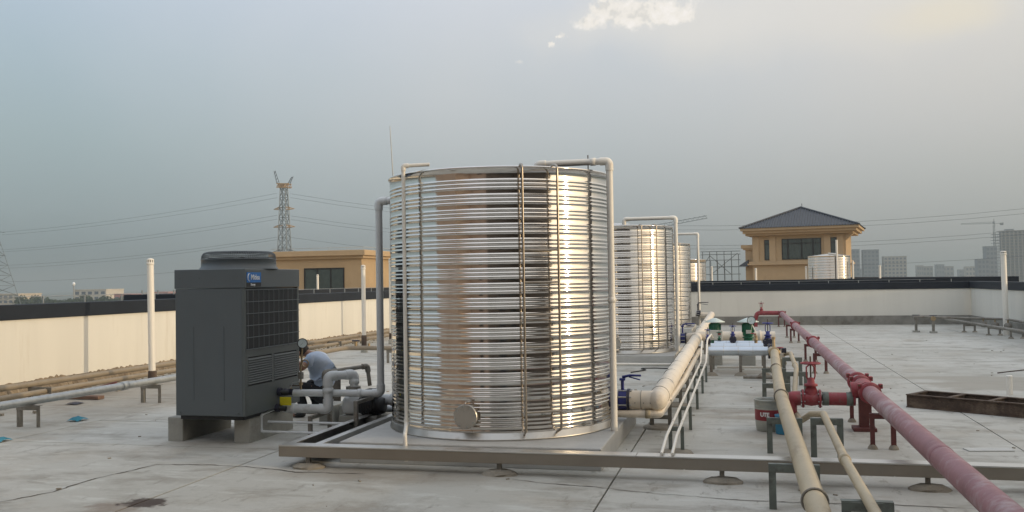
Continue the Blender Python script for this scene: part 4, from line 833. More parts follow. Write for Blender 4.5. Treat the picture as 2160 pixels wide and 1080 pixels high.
pp_ = thing('fire_post', 'thick red steel post with base plate under the fire main tee', 'pipe stand', (1.28, 10.85, 0))
MB().box(1.23, 1.33, 10.80, 10.90, .0405, .351).build('post', m_redbrown, pp_)
MB().box(1.16, 1.40, 10.73, 10.97, 0, .04, .004).build('base_plate', m_redbrown, pp_)
redys = ((9.7, 'nearest the camera'), (11.45, 'just behind the tee'), (17.08, 'behind the red gate valve'), (19.4, 'level with the pumps'), (25.0, 'third from the far wall'), (27.14, 'second from the far wall'), (33.0, 'closest to the far wall'))
for i, (y, lab) in enumerate(redys):
    portal('pipe_stand', 'dark red steel stand under the fire main, %s' % lab, 1.315, y, .24, .335+.0008*y, 0, m_redbrown, 'red stands under the fire main', .045, feet=.05)
pts = [(1.31, 33.0, .466), (1.31, 33.2, .466), (.52, 33.2, .47), (.45, 33.2, .25), (.45, 33.2, 0)]
pipe('fire_branch', 'red pipe crossing at the far wall and dropping to the floor', 'pipe', pts, .075, m_red, .12, 18)
gate_valve('small red gate valve standing before the far wall', .66, 33.2, .47, .66, m_red, m_red, None, None, 'X')

# ================================================================ VENT PIPES
def vent(label, x, y, h, r, sleeve, lean=0.0, z0=0.0, group='white vent pipes on the roofs', m=m_pvcw):
    t = thing('vent_pipe', label, 'vent pipe', (x, y, z0), group)
    MB().tube([(x, y, z0), (x+lean, y, z0+h-.10)], r, 18).build('pipe_run', m, t)
    cx = x+lean
    MB().lathe([(r*1.0, -.012), (r*1.12, -.008), (r*1.12, .03), (r*1.02, .032)], (cx, y, z0+h-.10), 18).build('cap_collar', m, t)
    for k in range(10):
        a = k*math.pi/5; mm = MB(); mm.mbox(Matrix.Translation((cx+r*math.cos(a), y+r*math.sin(a), z0+h-.05)) @ Matrix.Rotation(a, 4, 'Z'), .006, .022, .045); mm.build('cap_rib', m, t)
    MB().lathe([(r*1.05, .074), (r*1.02, .088), (r*.5, .10), (.001, .103)], (cx, y, z0+h-.10), 18).build('cap_lid', m, t)
    MB().cyl((cx, y, z0+h-.10), (cx, y, z0+h-.025), r*.8, 14).build('cap_core', m_black, t)
    if sleeve:
        MB().lathe([(r*1.02, sleeve+.01), (r*1.25, sleeve), (r*1.28, .14), (r*1.28, .0)], (x, y, z0), 18).build('sleeve', m_rust, t)
        MB().lathe([(r*1.3, .14), (r*1.6, .12), (r*1.65, 0)], (x, y, z0), 18).build('collar_mortar', m_block, t)
    return t
vent('white vent pipe with slotted cap left of the heat pump', -9.70, 13.76, 2.19, .056, .28, -.03)
vent('white vent pipe with rusty foot seen left of the tall grey riser', -9.10, 21.4, 2.17, .052, .42)
vent('white vent pipe seen just left of the nearest tank', -9.55, 24.4, 2.40, .052, .30)
vent('white vent pipe standing before the right parapet wall', 7.13, 28.3, 2.33, .075, 0, -.02)
# pipes along the left wall
pipe('wall_pipe', 'tan pipe along the left wall, upper one near the wall', 'pipe', [(-10.6, 4, .26), (-10.6, 12.9, .24), (-10.6, 33, .22)], .045, m_tan2, .3, 12)
pipe('wall_pipe', 'tan pipe along the left wall, lower one near the floor', 'pipe', [(-10.25, 4, .12), (-10.3, 12.4, .15), (-10.32, 33, .15)], .04, m_tan2, .3, 12)
sv = pipe('galvanised_pipe', 'shiny galvanised pipe crossing left of the heat pump', 'pipe', [(-8.65, 3.5, .31), (-8.55, 9.2, .32), (-8.40, 12.6, .32), (-8.35, 16, .32)], .050, m_galv, .5, 18, loc=(-8.6, 8, 0))
MB().lathe([(.05, -.06), (.062, -.055), (.062, .055), (.05, .06)], (-8.455, 11.35, .32), 18, 'Y').build('coupling', m_galv, sv)
pipe('wall_pipe', 'tan pipe crossing the roof behind the crouching person', 'pipe', [(-8.35, 16.0, .32), (-8.35, 18.6, .32), (-6.0, 18.6, .32), (-3.8, 18.6, .32)], .05, m_tan2, .15, 14, coup=[((-5.6, 18.6, .32), (1, 0, 0))])
for x0, y0, h, lab in ((-8.42, 12.0, .26, 'weathered stand under the galvanised pipe near the white vent pipe'), (-8.52, 9.7, .26, 'brown stand under the galvanised pipe at the left edge'), (-8.37, 15.6, .26, 'weathered stand under the galvanised pipe behind the heat pump')):
    portal('pipe_stand', lab, x0-.05, y0, .34, h, 0, m_stand2, 'stands under the galvanised pipe', .05)
for x0, y0, h, lab in ((-10.4, 12.0, .20, 'low stand under the wall pipes left of the vent pipe'), (-10.4, 18.3, .20, 'low stand under the wall pipes right of the heat pump'), (-10.4, 22.5, .20, 'low stand under the wall pipes before the yellow stair house')):
    portal('pipe_stand', lab, x0, y0, .42, h, 0, m_stand2, 'low stands along the left wall', .05)
for x0, y0, lab in ((-7.3, 18.6, 'stand under the crossing tan pipe, behind the gauge'), (-6.0, 18.6, 'stand under the crossing tan pipe, left of the grey riser')):
    portal('pipe_stand', lab, x0, y0, .18, .265, 0, m_stand2, 'stands under the crossing tan pipe', .045)
sp_ = thing('stub_valve', 'brass stub valves on the tan pipe behind the person', 'valve', (-8.1, 18.6, .3))
MB().cyl((-8.1, 18.6, .3), (-8.1, 18.6, .46), .03, 12).build('neck', m_brass, sp_); MB().box(-8.18, -8.02, 18.57, 18.63, .46, .49, .005).build('handle', m_vdark, sp_)
MB().cyl((-7.8, 18.6, .3), (-7.8, 18.6, .42), .028, 12).build('neck', m_brass, sp_)
t = thing('post_base', 'dark flat foot plate on the floor left of the grey riser', 'foot plate', (-5.55, 15.2, 0)); MB().lathe([(.001, .02), (.22, .015), (.24, 0)], (-5.55, 15.2, 0), 18).build('plate', m_stand2, t); MB().cyl((-5.45, 15.2, .01), (-5.45, 15.2, .55), .022, 10).build('post', m_pvcg, t)

# ================================================================ LOOSE THINGS ON THE ROOF
def rag(label, x, y, sx, sy, h, m=m_rag, name='rag', cat='rag'):
    n = 9; mm = MB(); vs = []
    for i in range(n):
        for j in range(n):
            u_, v_ = i/(n-1)*2-1, j/(n-1)*2-1; e = max(0, 1-(u_*u_+v_*v_)*.55)
            vs.append((x+u_*sx*(1+random.uniform(-.12, .12)), y+v_*sy*(1+random.uniform(-.12, .12)), .006+h*e*random.uniform(.55, 1)))
    mm.add(vs, [(i*n+j, (i+1)*n+j, (i+1)*n+j+1, i*n+j+1) for i in range(n-1) for j in range(n-1)], True)
    tag(mm.build(name, m), label, cat)
rag('crumpled blue rag on the floor left of the heat pump', -8.32, 10.24, .085, .10, .06)
rag('crumpled blue rag on the floor at the left edge', -8.10, 8.72, .08, .10, .05)
rag('dark flat scrap of cloth near the brown plank', -9.55, 11.70, .10, .10, .03, m_vdark, 'cloth_scrap', 'scrap')
pk = MB(); pk.mbox(Matrix.Translation((-9.85, 12.25, .03)) @ Matrix.Rotation(R(-2), 4, 'Z'), .66, .14, .05, .004); tag(pk.build('plank', m_wood), 'brown plank lying flat under the galvanised pipe', 'plank')
pk = MB(); pk.mbox(Matrix.Translation((-10.08, 12.9, .10)) @ Matrix.Rotation(R(30), 4, 'Z') @ Matrix.Rotation(R(-14), 4, 'Y'), .55, .12, .04, .004); tag(pk.build('plank', m_redbrown), 'dark reddish plank propped by the left wall pipes', 'plank')
pk = MB(); pk.mbox(Matrix.Translation((2.28, 9.80, .006)) @ Matrix.Rotation(R(10), 4, 'Z'), .42, .16, .008); tag(pk.build('board', m_sheet), 'thin pale board lying on the floor right of the fire main', 'board')
# rusty steel frame
sf = thing('steel_frame', 'rusty steel frame of three bays lying on the right of the roof', 'steel frame', (2.62, 12.4, 0), None, 0.0)
A, B_ = Vector((2.04, 12.83, 0)), Vector((3.30, 11.95, 0)); dx = (B_-A).normalized(); dy = Vector((-dx.y, dx.x, 0)); ln = (B_-A).length; wd = .50; hh = .17
def chan(p, q, nm='side_channel'):
    d = (q-p).normalized(); s = Vector((-d.y, d.x, 0)); mm = MB(); m4 = Matrix((d, s, Vector((0, 0, 1)))).transposed().to_4x4(); L_ = (q-p).length; c = (p+q)/2
    for zz, hz, ws in ((hh/2, hh-.024, .010), (.006, .012, .055), (hh-.006, .012, .055)):
        m5 = m4.copy(); m5.translation = c+Vector((0, 0, zz)); mm.mbox(m5, L_, ws, hz)
    mm.build(nm, m_rust, sf)
chan(A, B_); chan(A+dy*wd, B_+dy*wd)
for k in range(4):
    a_ = A+dx*(.035+(ln-.07)*k/3); chan(a_+dy*.03, a_+dy*(wd-.03), 'cross_channel')
t = thing('short_post', 'short pale post standing behind the rusty frame', 'post', (3.62, 14.3, 0)); MB().tube([(3.62, 14.3, 0), (3.62, 14.3, .26)], .04, 14).build('post', m_pvcw, t); MB().lathe([(.001, .275), (.036, .272), (.044, .262), (.044, .25)], (3.62, 14.3, 0), 14).build('cap', m_pvcw, t)
tag(MB().tube(bend([(-1.98, 16.9, .012), (-1.75, 17.4, .012), (-1.92, 17.7, .012), (-1.6, 17.75, .012), (-1.2, 17.6, .012)], .12), .010, 8).build('cable_end', m_cable), 'loose black cable end on the floor by the second tank', 'cable')
tag(MB().tube(bend([(4.2, 17.3, .012), (4.6, 17.1, .09), (5.2, 17.3, .07), (5.3, 17.8, .012)], .2), .010, 8).build('bent_bar', m_rust), 'bent steel bar on the floor at the right edge', 'bar')
dr = thing('floor_drain', 'dark round floor drain between the pumps and the fire main', 'drain', (.9, 21.2, 0))
MB().torus((.9, 21.2, .008), .17, .014, 'Z', 28, 8).build('rim', m_rust, dr); MB().lathe([(.001, .004), (.16, .004)], (.9, 21.2, 0), 28).build('grate_bed', m_black, dr)
for k in range(5): MB().box(.76+k*.06, .785+k*.06, 21.07, 21.33, .005, .010).build('grate_bar', m_rust, dr)
deb = MB()
for _ in range(160):
    x, y = random.uniform(-8, 6.5), random.uniform(5.2, 26); s = random.uniform(.006, .022)
    deb.mbox(Matrix.Translation((x, y, s*.3)) @ Matrix.Rotation(random.uniform(0, 3), 4, 'Z') @ Matrix.Rotation(random.uniform(-.3, .3), 4, 'X'), s*2.2, s, s*.6)
for _ in range(240):
    x, y = -10.9+abs(random.gauss(0, .45)), random.uniform(9, 26); s = random.uniform(.012, .05)
    deb.mbox(Matrix.Translation((x, y, s*.3)) @ Matrix.Rotation(random.uniform(0, 3), 4, 'Z') @ Matrix.Rotation(random.uniform(-.5, .5), 4, 'X'), s*1.8, s, s*.7)
tag(deb.build('rubble', m_mortar), 'scattered grit and rubble on the roof floor', 'rubble', kind='stuff')
# pipework by the far right corner
pipe('corner_pipe', 'grey pipe along the right wall foot, upper one by the corner', 'pipe', [(4.95, 29.4, .47), (7.3, 29.0, .40), (7.3, 20, .38)], .035, m_stand2, .2, 12)
pipe('corner_pipe', 'grey pipe along the right wall foot, lower one by the corner', 'pipe', [(6.2, 31.5, .30), (6.5, 28.3, .28), (7.0, 20, .26)], .04, m_stand2, .3, 12)
for i, (x, y, lab) in enumerate(((5.02, 29.6, 'left of the two grey valve posts near the far right corner'), (5.42, 29.2, 'right of the two grey valve posts near the far right corner'))):
    t = thing('valve_post', lab, 'valve post', (x, y, 0)); MB().tube([(x, y, 0), (x, y, .42)], .04, 12).build('post', m_stand2, t); MB().box(x-.10, x+.10, y-.05, y+.05, 0, .05).build('foot', m_block, t)
    MB().cyl((x, y-.05, .42), (x, y+.05, .42), .07, 12).build('valve_body', m_stand2 if i == 0 else m_brass, t); MB().box(x-.10, x+.10, y-.02, y+.02, .50, .52).build('handle', m_vdark, t); MB().cyl((x, y, .42), (x, y, .51), .015, 8).build('stem', m_vdark, t)
for i, (x, y, lab) in enumerate(((6.45, 29.5, 'low stand under the corner pipes, farthest'), (6.75, 28.0, 'low stand under the corner pipes, middle'), (6.95, 26.6, 'low stand under the corner pipes, nearest'))):
    portal('pipe_stand', lab, x, y, .34, .23, 0, m_stand2, 'low stands under the corner pipes', .05, feet=.08)
for i, (x, y) in enumerate(((6.62, 28.6), (6.80, 28.1), (7.0, 27.6))):
    t = thing('valve_cluster', ['grey flanged valve of the corner pipes, farthest', 'grey flanged valve of the corner pipes, middle', 'grey flanged valve of the corner pipes, nearest'][i], 'valve', (x, y, .28), 'grey valves of the corner pipes')
    MB().lathe([(.001, -.09), (.085, -.09), (.085, -.06), (.05, -.055), (.06, 0), (.05, .055), (.085, .06), (.085, .09), (.001, .09)], (x, y, .28), 14, 'Y').build('valve_body', m_stand2, t); MB().cyl((x, y, .33), (x, y, .45), .02, 8).build('stem', m_brass, t); MB().torus((x, y, .45), .06, .01, 'Z', 16, 6).build('handwheel', m_stand2, t)

# ================================================================ NEIGHBOURING ROOFS AND HOUSES
def window(parent, x0, x1, y, z0, z1, nv, tr=None, vx=None, d=.06, face='y'):
    """recessed window in a wall whose outer face is y, looking towards -y"""
    f = MB(); fw = .07
    f.box(x0, x1, y-.03, y+d, z0, z0+fw).box(x0, x1, y-.03, y+d, z1-fw, z1).box(x0, x0+fw, y-.03, y+d, z0+fw+.001, z1-fw-.001).box(x1-fw, x1, y-.03, y+d, z0+fw+.001, z1-fw-.001)
    for v in (vx or [x0+(x1-x0)*(i+1)/(nv+1) for i in range(nv)]): f.box(v-.035, v+.035, y-.028, y+d-.002, z0+fw+.001, z1-fw-.001)
    if tr: f.box(x0+fw+.001, x1-fw-.001, y-.026, y+d-.004, tr-.03, tr+.03)
    fo = f.build('window', m_frame, parent)
    xs2 = [x0+fw]+list(vx or [x0+(x1-x0)*(i+1)/(nv+1) for i in range(nv)])+[x1-fw]
    for a_, b2 in zip(xs2, xs2[1:]):
        for c_, d_ in ([(z0+fw, z1-fw)] if not tr else [(z0+fw, tr), (tr, z1-fw)]): MB().box(a_, b2, y-.012, y-.006, c_, d_).build('pane', m_window, fo)
    return fo
# yellow stair house on the left
ys_ = thing('stair_house', 'yellow stair house with flat roof behind the left parapet', 'building', (-20, 44, 0))
MB().box(-23.6, -18.8, 44, 52, -.5, 3.02).build('wall', m_ywall, ys_)
MB().box(-23.75, -18.65, 43.85, 52.15, 3.0205, 3.16).box(-23.9, -18.5, 43.7, 52.3, 3.161, 3.44, .02).build('cornice', m_ywall2, ys_)
window(ys_, -22.0, -19.75, 43.99, 1.15, 2.55, 2, d=.0)
MB().tube([(-23.8, 43.8, 3.58), (-18.6, 43.8, 3.58), (-18.6, 52, 3.58)], .012, 6).build('lightning_tape', m_galv, ys_)
for x in (-23.5, -22.5, -21.5, -20.5, -19.5, -18.6): MB().cyl((x, 43.8, 3.44), (x, 43.8, 3.59), .012, 6).build('tape_peg', m_galv, ys_)
MB().tube([(-18.3, 43.0, 0), (-18.3, 43.0, 2.3)], .05, 8).build('downpipe', m_pvcw, ys_)
for x, y, h, lab in ((-18.9, 38, 2.15, 'slim white vent pipe before the sunlit side of the yellow stair house'), ): vent(lab, x+.55, y, h, .05, 0)
vent('small white vent pipe on the roof beyond, left of the heat pump', -15.2, 24.5, 2.05, .05, 0)
# roof beyond the left wall
nb = thing('neighbour_roof', 'dark edged lower roof terrace beyond the left parapet', 'building', (-20, 40, -14))
MB().box(-60, -11.8, 22.6, 62, -14, -.05).build('block', m_ywall, nb)
MB().box(-16.6, -11.8, 22.4, 22.7, -.5, 1.22).build('wall_body', m_white, nb)
MB().box(-16.65, -11.75, 22.35, 22.75, 1.2205, 1.50, .01).build('coping', m_coping, nb)
MB().box(-16.9, -16.6, 22.6, 60, -.5, 1.22).build('wall_body', m_white, nb); MB().box(-16.92, -16.56, 22.8, 60, 1.2205, 1.50, .01).build('coping', m_coping, nb)
for i in range(9): MB().box(-16.2+i*.5, -16.17+i*.5, 22.5, 22.53, 1.50, 1.62).build('peg', m_galv, nb)
# roof beyond the far wall
nf = thing('neighbour_roof', 'dark edged roof beyond the far parapet wall', 'building', (5, 60, -14))
MB().box(-14, 13, 36.5, 110, -14, -.05).build('block', m_ywall, nf)
MB().box(-14, 9.6, 36.5, 36.8, -.05, 1.3).build('wall_body', m_white, nf); MB().box(-14.05, 9.65, 36.45, 36.85, 1.3005, 1.60, .01).build('coping', m_coping, nf)
MB().box(9.36, 9.6, 36.81, 109, -.05, 1.3).build('wall_body', m_white, nf); MB().box(9.32, 9.64, 36.86, 109, 1.3005, 1.60, .01).build('coping', m_coping, nf)
vent('white vent pipe on the far roof left of the tiled house front', .78, 51, 2.2, .055, 0)
vent('white vent pipe on the far roof left of the small shiny tank', 3.38, 51.5, 2.25, .055, 0)
vent('white vent pipe on the far roof right of the small shiny tank', 7.05, 51.5, 2.25, .055, 0)
vent('small white vent pipe by the tank edge beyond the far wall', -1.18, 39.4, 2.2, .04, 0)
def far_tank(label, x, y, r, z0, z1):
    t = thing('water_tank', label, 'water tank', (x, y, z0), 'ribbed stainless steel water tanks'); MB().lathe([(q[0]+x*0, q[1]) for q in tank_profile(r, 0, z1-z0)], (x, y, z0), 72).build('shell', m_steel, t)
    MB().lathe([(r-.01, z1-z0+.014), (.28, z1-z0+.12), (.001, z1-z0+.13)], (x, y, z0), 48).build('roof', m_steel, t)
    MB().box(x-r-.1, x+r+.1, y-r-.1, y+r+.1, -.05, z0-.001).build('plinth', m_pad, t); return t
far_tank('ribbed steel tank on the roof beyond, before the tiled house', 4.58, 52, 1.07, .2, 2.78)
t = pipe('inlet_pipe', 'white pipe rising in front of the small tank before the tiled house', 'pipe', [(4.88, 50.85, .1), (4.88, 50.85, 3.6)], .055, m_pvcw); MB().tube([(4.88, 50.85, 2.85), (4.5, 51.2, 2.9)], .05, 10).build('branch', m_pvcw, t)
pipe('inlet_pipe', 'white pipe down the right side of the small tank before the tiled house', 'pipe', [(5.72, 51.5, .1), (5.72, 51.5, 2.5)], .05, m_pvcw)
far_tank('ribbed steel tank peeping out beyond the far wall behind the farthest tank', -2.6, 39.6, 1.175, .1, 2.48)
# tiled house
hs = thing('tiled_house', 'ochre rooftop house with dark hipped tile roof', 'building', (5.2, 88, 0))
HA = R(-10)
def hw(x, y, z): q = Matrix.Rotation(HA, 3, 'Z') @ Vector((x, y, 0)); return Vector((5.62+q.x, 90.5+q.y, z))
class HB(MB):
    def build(s, name, m, parent=None, label=None):
        s.v = [tuple(hw(*q)) for q in s.v]; return MB.build(s, name, m, parent, label)
FX0, FX1, FY = -4.15, 4.05, -2.6
HB().box(FX0, FX1, FY, 4.2, -.05, 5.55).build('wall', m_ywall, hs)
HB().box(FX0-.3, FX1+.2, FY-.18, 4.3, 3.0, 3.18).build('sill_band', m_ywall2, hs)
HB().box(FX0-.42, FX1+.3, FY-.28, 4.4, 2.85, 2.999).build('sill_band', m_ywall2, hs)
for x in (FX0+.05, FX0+1.55, FX0+6.35, FX1-.75): 
    HB().box(x, x+.55, FY-.10, FY+.05, 3.181, 5.5).build('pilaster', m_ywall2, hs)
HB().box(FX0-.5, FX1+.65, FY-.6, 4.6, 5.5505, 5.75).box(FX0-.7, FX1+.95, FY-.9, 4.9, 5.7505, 6.0).box(FX0-.88, FX1+1.18, FY-1.15, 5.1, 6.0005, 6.22).build('eaves', m_ywall2, hs)
HB().add([(FX1, FY-.05, 4.9), (FX1+.75, FY-.5, 5.55), (FX1, FY-.05, 5.55), (FX1, FY+.5, 4.9), (FX1+.75, FY+.5, 5.55), (FX1, FY+.5, 5.55)], [(0, 1, 2), (3, 5, 4), (0, 3, 4, 1), (1, 4, 5, 2), (0, 2, 5, 3)]).build('bracket', m_ywall2, hs)
class WB: pass
def hwin(x0, x1, z0, z1, nv, tr, vx=None):
    f = HB(); fw = .08; y = FY
    f.box(x0, x1, y-.05, y+.02, z0, z0+fw).box(x0, x1, y-.05, y+.02, z1-fw, z1).box(x0, x0+fw, y-.05, y+.02, z0+fw+.001, z1-fw-.001).box(x1-fw, x1, y-.05, y+.02, z0+fw+.001, z1-fw-.001)
    vs = vx or []
    for v in vs: f.box(v-.07, v+.07, y-.048, y+.018, z0+fw+.001, z1-fw-.001)
    f.box(x0+fw+.001, x1-fw-.001, y-.046, y+.016, tr-.06, tr+.06); fo = f.build('window', m_frame, hs); xx = [x0+fw]+vs+[x1-fw]
    for a_, b2 in zip(xx, xx[1:]):
        for c_, d_ in ((z0+fw, tr), (tr, z1-fw)): HB().box(a_, b2, y-.02, y-.012, c_, d_).build('pane', m_window, fo)
hwin(-3.05, -2.35, 3.3, 5.15, 0, 4.75); hwin(-1.5, 1.95, 3.3, 5.20, 3, 4.75, [-.95, .25, 1.25]); hwin(2.75, 3.45, 3.35, 5.2, 0, 4.75)
ex0, ex1, ey0, ey1, ez, az_ = FX0-.95, FX1+1.25, FY-1.25, 5.2, 6.221, 8.25
rx = -.05; ry = 1.0
def roofpt(p, q, u_): return tuple(p[i]+(q[i]-p[i])*u_ for i in range(3))
RF = HB(); c0, c1, c2, c3 = (ex0, ey0, ez), (ex1, ey0, ez), (ex1, ey1, ez), (ex0, ey1, ez); ap = (rx-.1, ry, az_); ap2 = (rx+.1, ry, az_)
RF.add([c0, c1, ap2, ap, c2, c3], [(0, 1, 2, 3), (1, 4, 2), (4, 5, 3, 2), (5, 0, 3), (0, 5, 4, 1)]); rfo = RF.build('roof', m_tile, hs)
for pa, pb2, na in ((c0, c1, 44), (c1, c2, 26)):      # tile rolls up each slope
    for i in range(1, na):
        s = i/na; base = roofpt(pa, pb2, s); k = min(s, 1-s)*2
        tipline = roofpt(pa if s < .5 else pb2, ap, k); tp = tuple(tipline)
        q0 = (base[0], base[1], base[2]+.03); q1 = (tp[0], tp[1], tp[2]+.03)
        HB().tube([q0, q1], .045, 5, False).build('tile_roll', m_tile, rfo)
for pa in (c0, c1, c2, c3): HB().tube([(pa[0], pa[1], pa[2]+.05), (ap[0], ap[1], ap[2]+.06)], .09, 6).build('hip_cap', m_tile, rfo)
HB().tube([(rx, ry, az_), (rx, ry, az_+.4)], .03, 6).build('finial', m_tile, rfo)
# little side bay with its own canopy, left of the house
HB().box(FX0-.75, FX0-.01, FY+.6, 3.5, -.05, 4.3).build('side_bay', m_ywall, hs)
HB().box(FX0-1.1, FX0-.005, FY+.3, 3.6, 4.45, 4.75).box(FX0-.95, FX0-.004, FY+.42, 3.55, 4.301, 4.449).build('balcony_band', m_ywall2, hs)
HB().add([(FX0-1.2, FY-.1, 2.85), (FX0-.43, FY+.05, 3.35), (FX0-.43, FY+.9, 3.35), (FX0-1.2, FY+.9, 2.85), (FX0-1.2, FY-.1, 2.75), (FX0-.43, FY-.1, 2.75), (FX0-.43, FY+.9, 2.75), (FX0-1.2, FY+.9, 2.75)], [(0, 1, 2, 3), (4, 7, 6, 5), (0, 4, 5, 1), (1, 5, 6, 2), (2, 6, 7, 3), (3, 7, 4, 0)]).build('side_canopy', m_tile, hs)
# scaffold frame
sfr = thing('scaffold_frame', 'bare steel scaffold frame left of the tiled house', 'scaffold', (-2.1, 100, 0))
for i in range(6):
    x = -3.9+i*.74; MB().beam((x, 100, -.05), (x, 100, 4.55 if i < 5 else 4.2), .07, .07).build('upright', m_lattice, sfr)
for k, z in enumerate((2.1, 2.9, 3.6, 4.2, 4.52)): MB().beam((-4.1, 100.08, z), (0.0, 100.08, z), .06, .06).build('rail', m_lattice, sfr)
for a_, b2 in (((-3.16, 99.9, 4.1), (-.9, 99.9, 2.0)), ((-3.16, 99.95, 2.0), (-.3, 99.95, 4.3)), ((-3.9, 99.9, 2.9), (-3.16, 99.9, 4.1))): MB().beam(a_, b2, .06, .06).build('brace', m_lattice, sfr)
for i in range(4): MB().beam((-3.16+i*.74, 103, -.05), (-3.16+i*.74, 103, 3.6), .06, .06).build('rear_upright', m_lattice, sfr)
# building behind the photographer (seen in the polished tank)
sb = thing('stair_house', 'brown stair house behind the camera, mirrored in the polished tank', 'building', (-6, -8, 0))
MB().box(-10.9, -2.05, -11.8, -5.0, -.01, 6.4).box(-10.9, -6.2, -4.999, 2.4, -.01, 6.4).build('wall', m_brownwall, sb); MB().box(-11.0, -2.04, -11.9, -4.85, 6.401, 6.8, .02).box(-11.0, -6.1, -4.849, 2.5, 6.401, 6.8, .02).build('cornice', m_brownwall, sb)
MB().box(-4.2, -3.2, -5.03, -4.99, 0, 2.2).build('door', m_frame, sb)
db = thing('plant_room', 'dark clad plant room behind the camera, mirrored in the polished tank', 'building', (3, -8, 0))
MB().box(-2.0, 7.3, -11.8, -4.6, -.01, 7.4).box(5.3, 7.3, -4.599, 4.9, -.01, 7.4).build('wall', m_darkwall, db); MB().box(-1.99, 7.35, -11.85, -4.5, 7.401, 7.8, .02).build('roof_edge', m_coping, db)
MB().box(.6, 2.2, -4.63, -4.59, 0, 2.3).build('door', m_frame, db); MB().box(3.5, 5.0, -4.63, -4.58, 1.0, 2.4).build('window', m_window, db)

# ================================================================ DISTANCE
def lattice(root, x, y, z0, z1, w0, w1, levels, r, m):
    def corner(k, z):
        t_ = (z-z0)/(z1-z0); ww = w0+(w1-w0)*t_; sx, sy = ((-1, -1), (1, -1), (1, 1), (-1, 1))[k]; return Vector((x+sx*ww/2, y+sy*ww/2, z))
    for k in range(4): MB().beam(corner(k, z0), corner(k, z1), r*1.5, r*1.5).build('leg', m, root)
    zs = [z0+(z1-z0)*(1-(1-i/levels)**1.0) for i in range(levels+1)]
    for a_, b2 in zip(zs, zs[1:]):
        mm = MB()
        for k in range(4):
            k2 = (k+1) % 4; mm.beam(corner(k, a_), corner(k2, b2), r, r).beam(corner(k2, a_), corner(k, b2), r, r).beam(corner(k, b2), corner(k2, b2), r, r)
        mm.build('brace_panel', m, root)
py = thing('power_pylon', 'tall lattice power pylon with orange crossarms left of the tank', 'pylon', (-157.5, 300, -14))
lattice(py, -157.6, 300, -14, 36.6, 5.4, 1.9, 14, .14, m_lattice)
def arm(z, l, dx_=0, m=m_lattice_o, h=1.1):
    a_ = MB()
    for s in (-1, 1):
        tip = Vector((-157.6+s*l+dx_, 300, z))
        for sy in (-1.4, 1.4): a_.beam((-157.6+s*1.2, 300+sy*.8, z-h*.2), tip, .2, .2); a_.beam((-157.6+s*1.2, 300+sy*.8, z+h*.7), tip, .2, .2); a_.beam((-157.6+s*2.3, 300+sy*.4, z-.1), (-157.6+s*1.2, 300+sy*.8, z+h*.7), .16, .16)
    return a_.build('crossarm', m, py)
arm(27.6-3.0+4.2, 4.0); arm(22.4, 4.2); arm(13.6, 4.4, m=m_lattice); arm(6.5, 4.6, m=m_lattice)
tp_ = MB()
for zz in (36.6, 37.9):
    for yy in (298.9, 301.1): tp_.beam((-159.9, yy, zz), (-155.2, yy, zz-.2), .35, .35)
for k in range(7): tp_.beam((-159.8+k*.66, 298.9, 36.6), (-159.8+(k+1)*.66, 298.9, 37.8), .24, .24).beam((-159.8+k*.66, 301.1, 37.8), (-159.8+(k+1)*.66, 301.1, 36.6), .24, .24)
tp_.box(-159.4, -157.0, 299.2, 300.8, 36.8, 37.7); tp_.build('top_platform', m_lattice_o, py)
for a_, b2 in (((-159.8, 300, 38), (-161.2, 300, 42.6)), ((-155.6, 300, 37.8), (-154.2, 300, 40.2))):
    mm = MB(); a_, b2 = Vector(a_), Vector(b2)
    for s in (-.5, .5): mm.beam(a_+Vector((s, 0, 0)), b2+Vector((s*.4, 0, 0)), .17, .17)
    for k in range(4): mm.beam(a_.lerp(b2, k/4)+Vector((-.5, 0, 0)), a_.lerp(b2, (k+1)/4)+Vector((.45, 0, 0)), .13, .13)
    mm.build('earth_peak', m_lattice, py)
p2 = thing('power_pylon', 'power pylon leg cut off by the left edge of the view', 'pylon', (-309, 330, -14))
lattice(p2, -312.2, 330, -14, 34, 21, 1.2, 11, .12, m_lattice)
mm = MB()
for z, l in ((26, 8.2), (16, 8.8)):
    for s in (-1, 1): mm.beam((-312.2, 330, z+1), (-312.2+s*l, 330, z), .22, .22)
mm.build('crossarm', m_lattice, p2)
def wire(label, a_, b2, sag, r=.042):
    a_, b2 = Vector(a_), Vector(b2); P = [a_.lerp(b2, k/16)-Vector((0, 0, sag*4*(k/16)*(1-k/16))) for k in range(17)]
    tag(MB().tube(P, r, 5).build('power_line', m_wireline, None), label, 'power line', 'power lines across the sky')
for i, (zl, zr) in enumerate(((26.2, 34.6), (25.0, 33.0), (18.6, 26.7), (17.7, 25.3), (11.9, 18.9), (10.6, 18.0), (5.0, 10.5))):
    wire(['topmost of the power lines left of the lattice pylon', 'second from top of the power lines left of the lattice pylon', 'third from top of the power lines left of the lattice pylon', 'fourth from top of the power lines left of the lattice pylon', 'fifth from top of the power lines left of the lattice pylon', 'sixth from top of the power lines left of the lattice pylon', 'lowest of the power lines left of the lattice pylon'][i], (-305, 330-.5*i, zl), (-160.2, 300, zr), 1.6)
for i, (zl, zr, sg) in enumerate(((34.2, 27.2, 12.4), (32.8, 25.6, 12.2), (26.3, 20.3, 11.2), (25.0, 19.0, 11.0), (18.6, 11.8, 10.0))):
    wire(['topmost of the power lines above the tiled house', 'second from top of the power lines right of the pylon', 'middle one of the power lines passing right of the pylon', 'fourth from top of the power lines right of the pylon', 'lowest of the power lines passing the tiled house'][i], (-155, 300, zl), (140, 300+i, zr), sg)
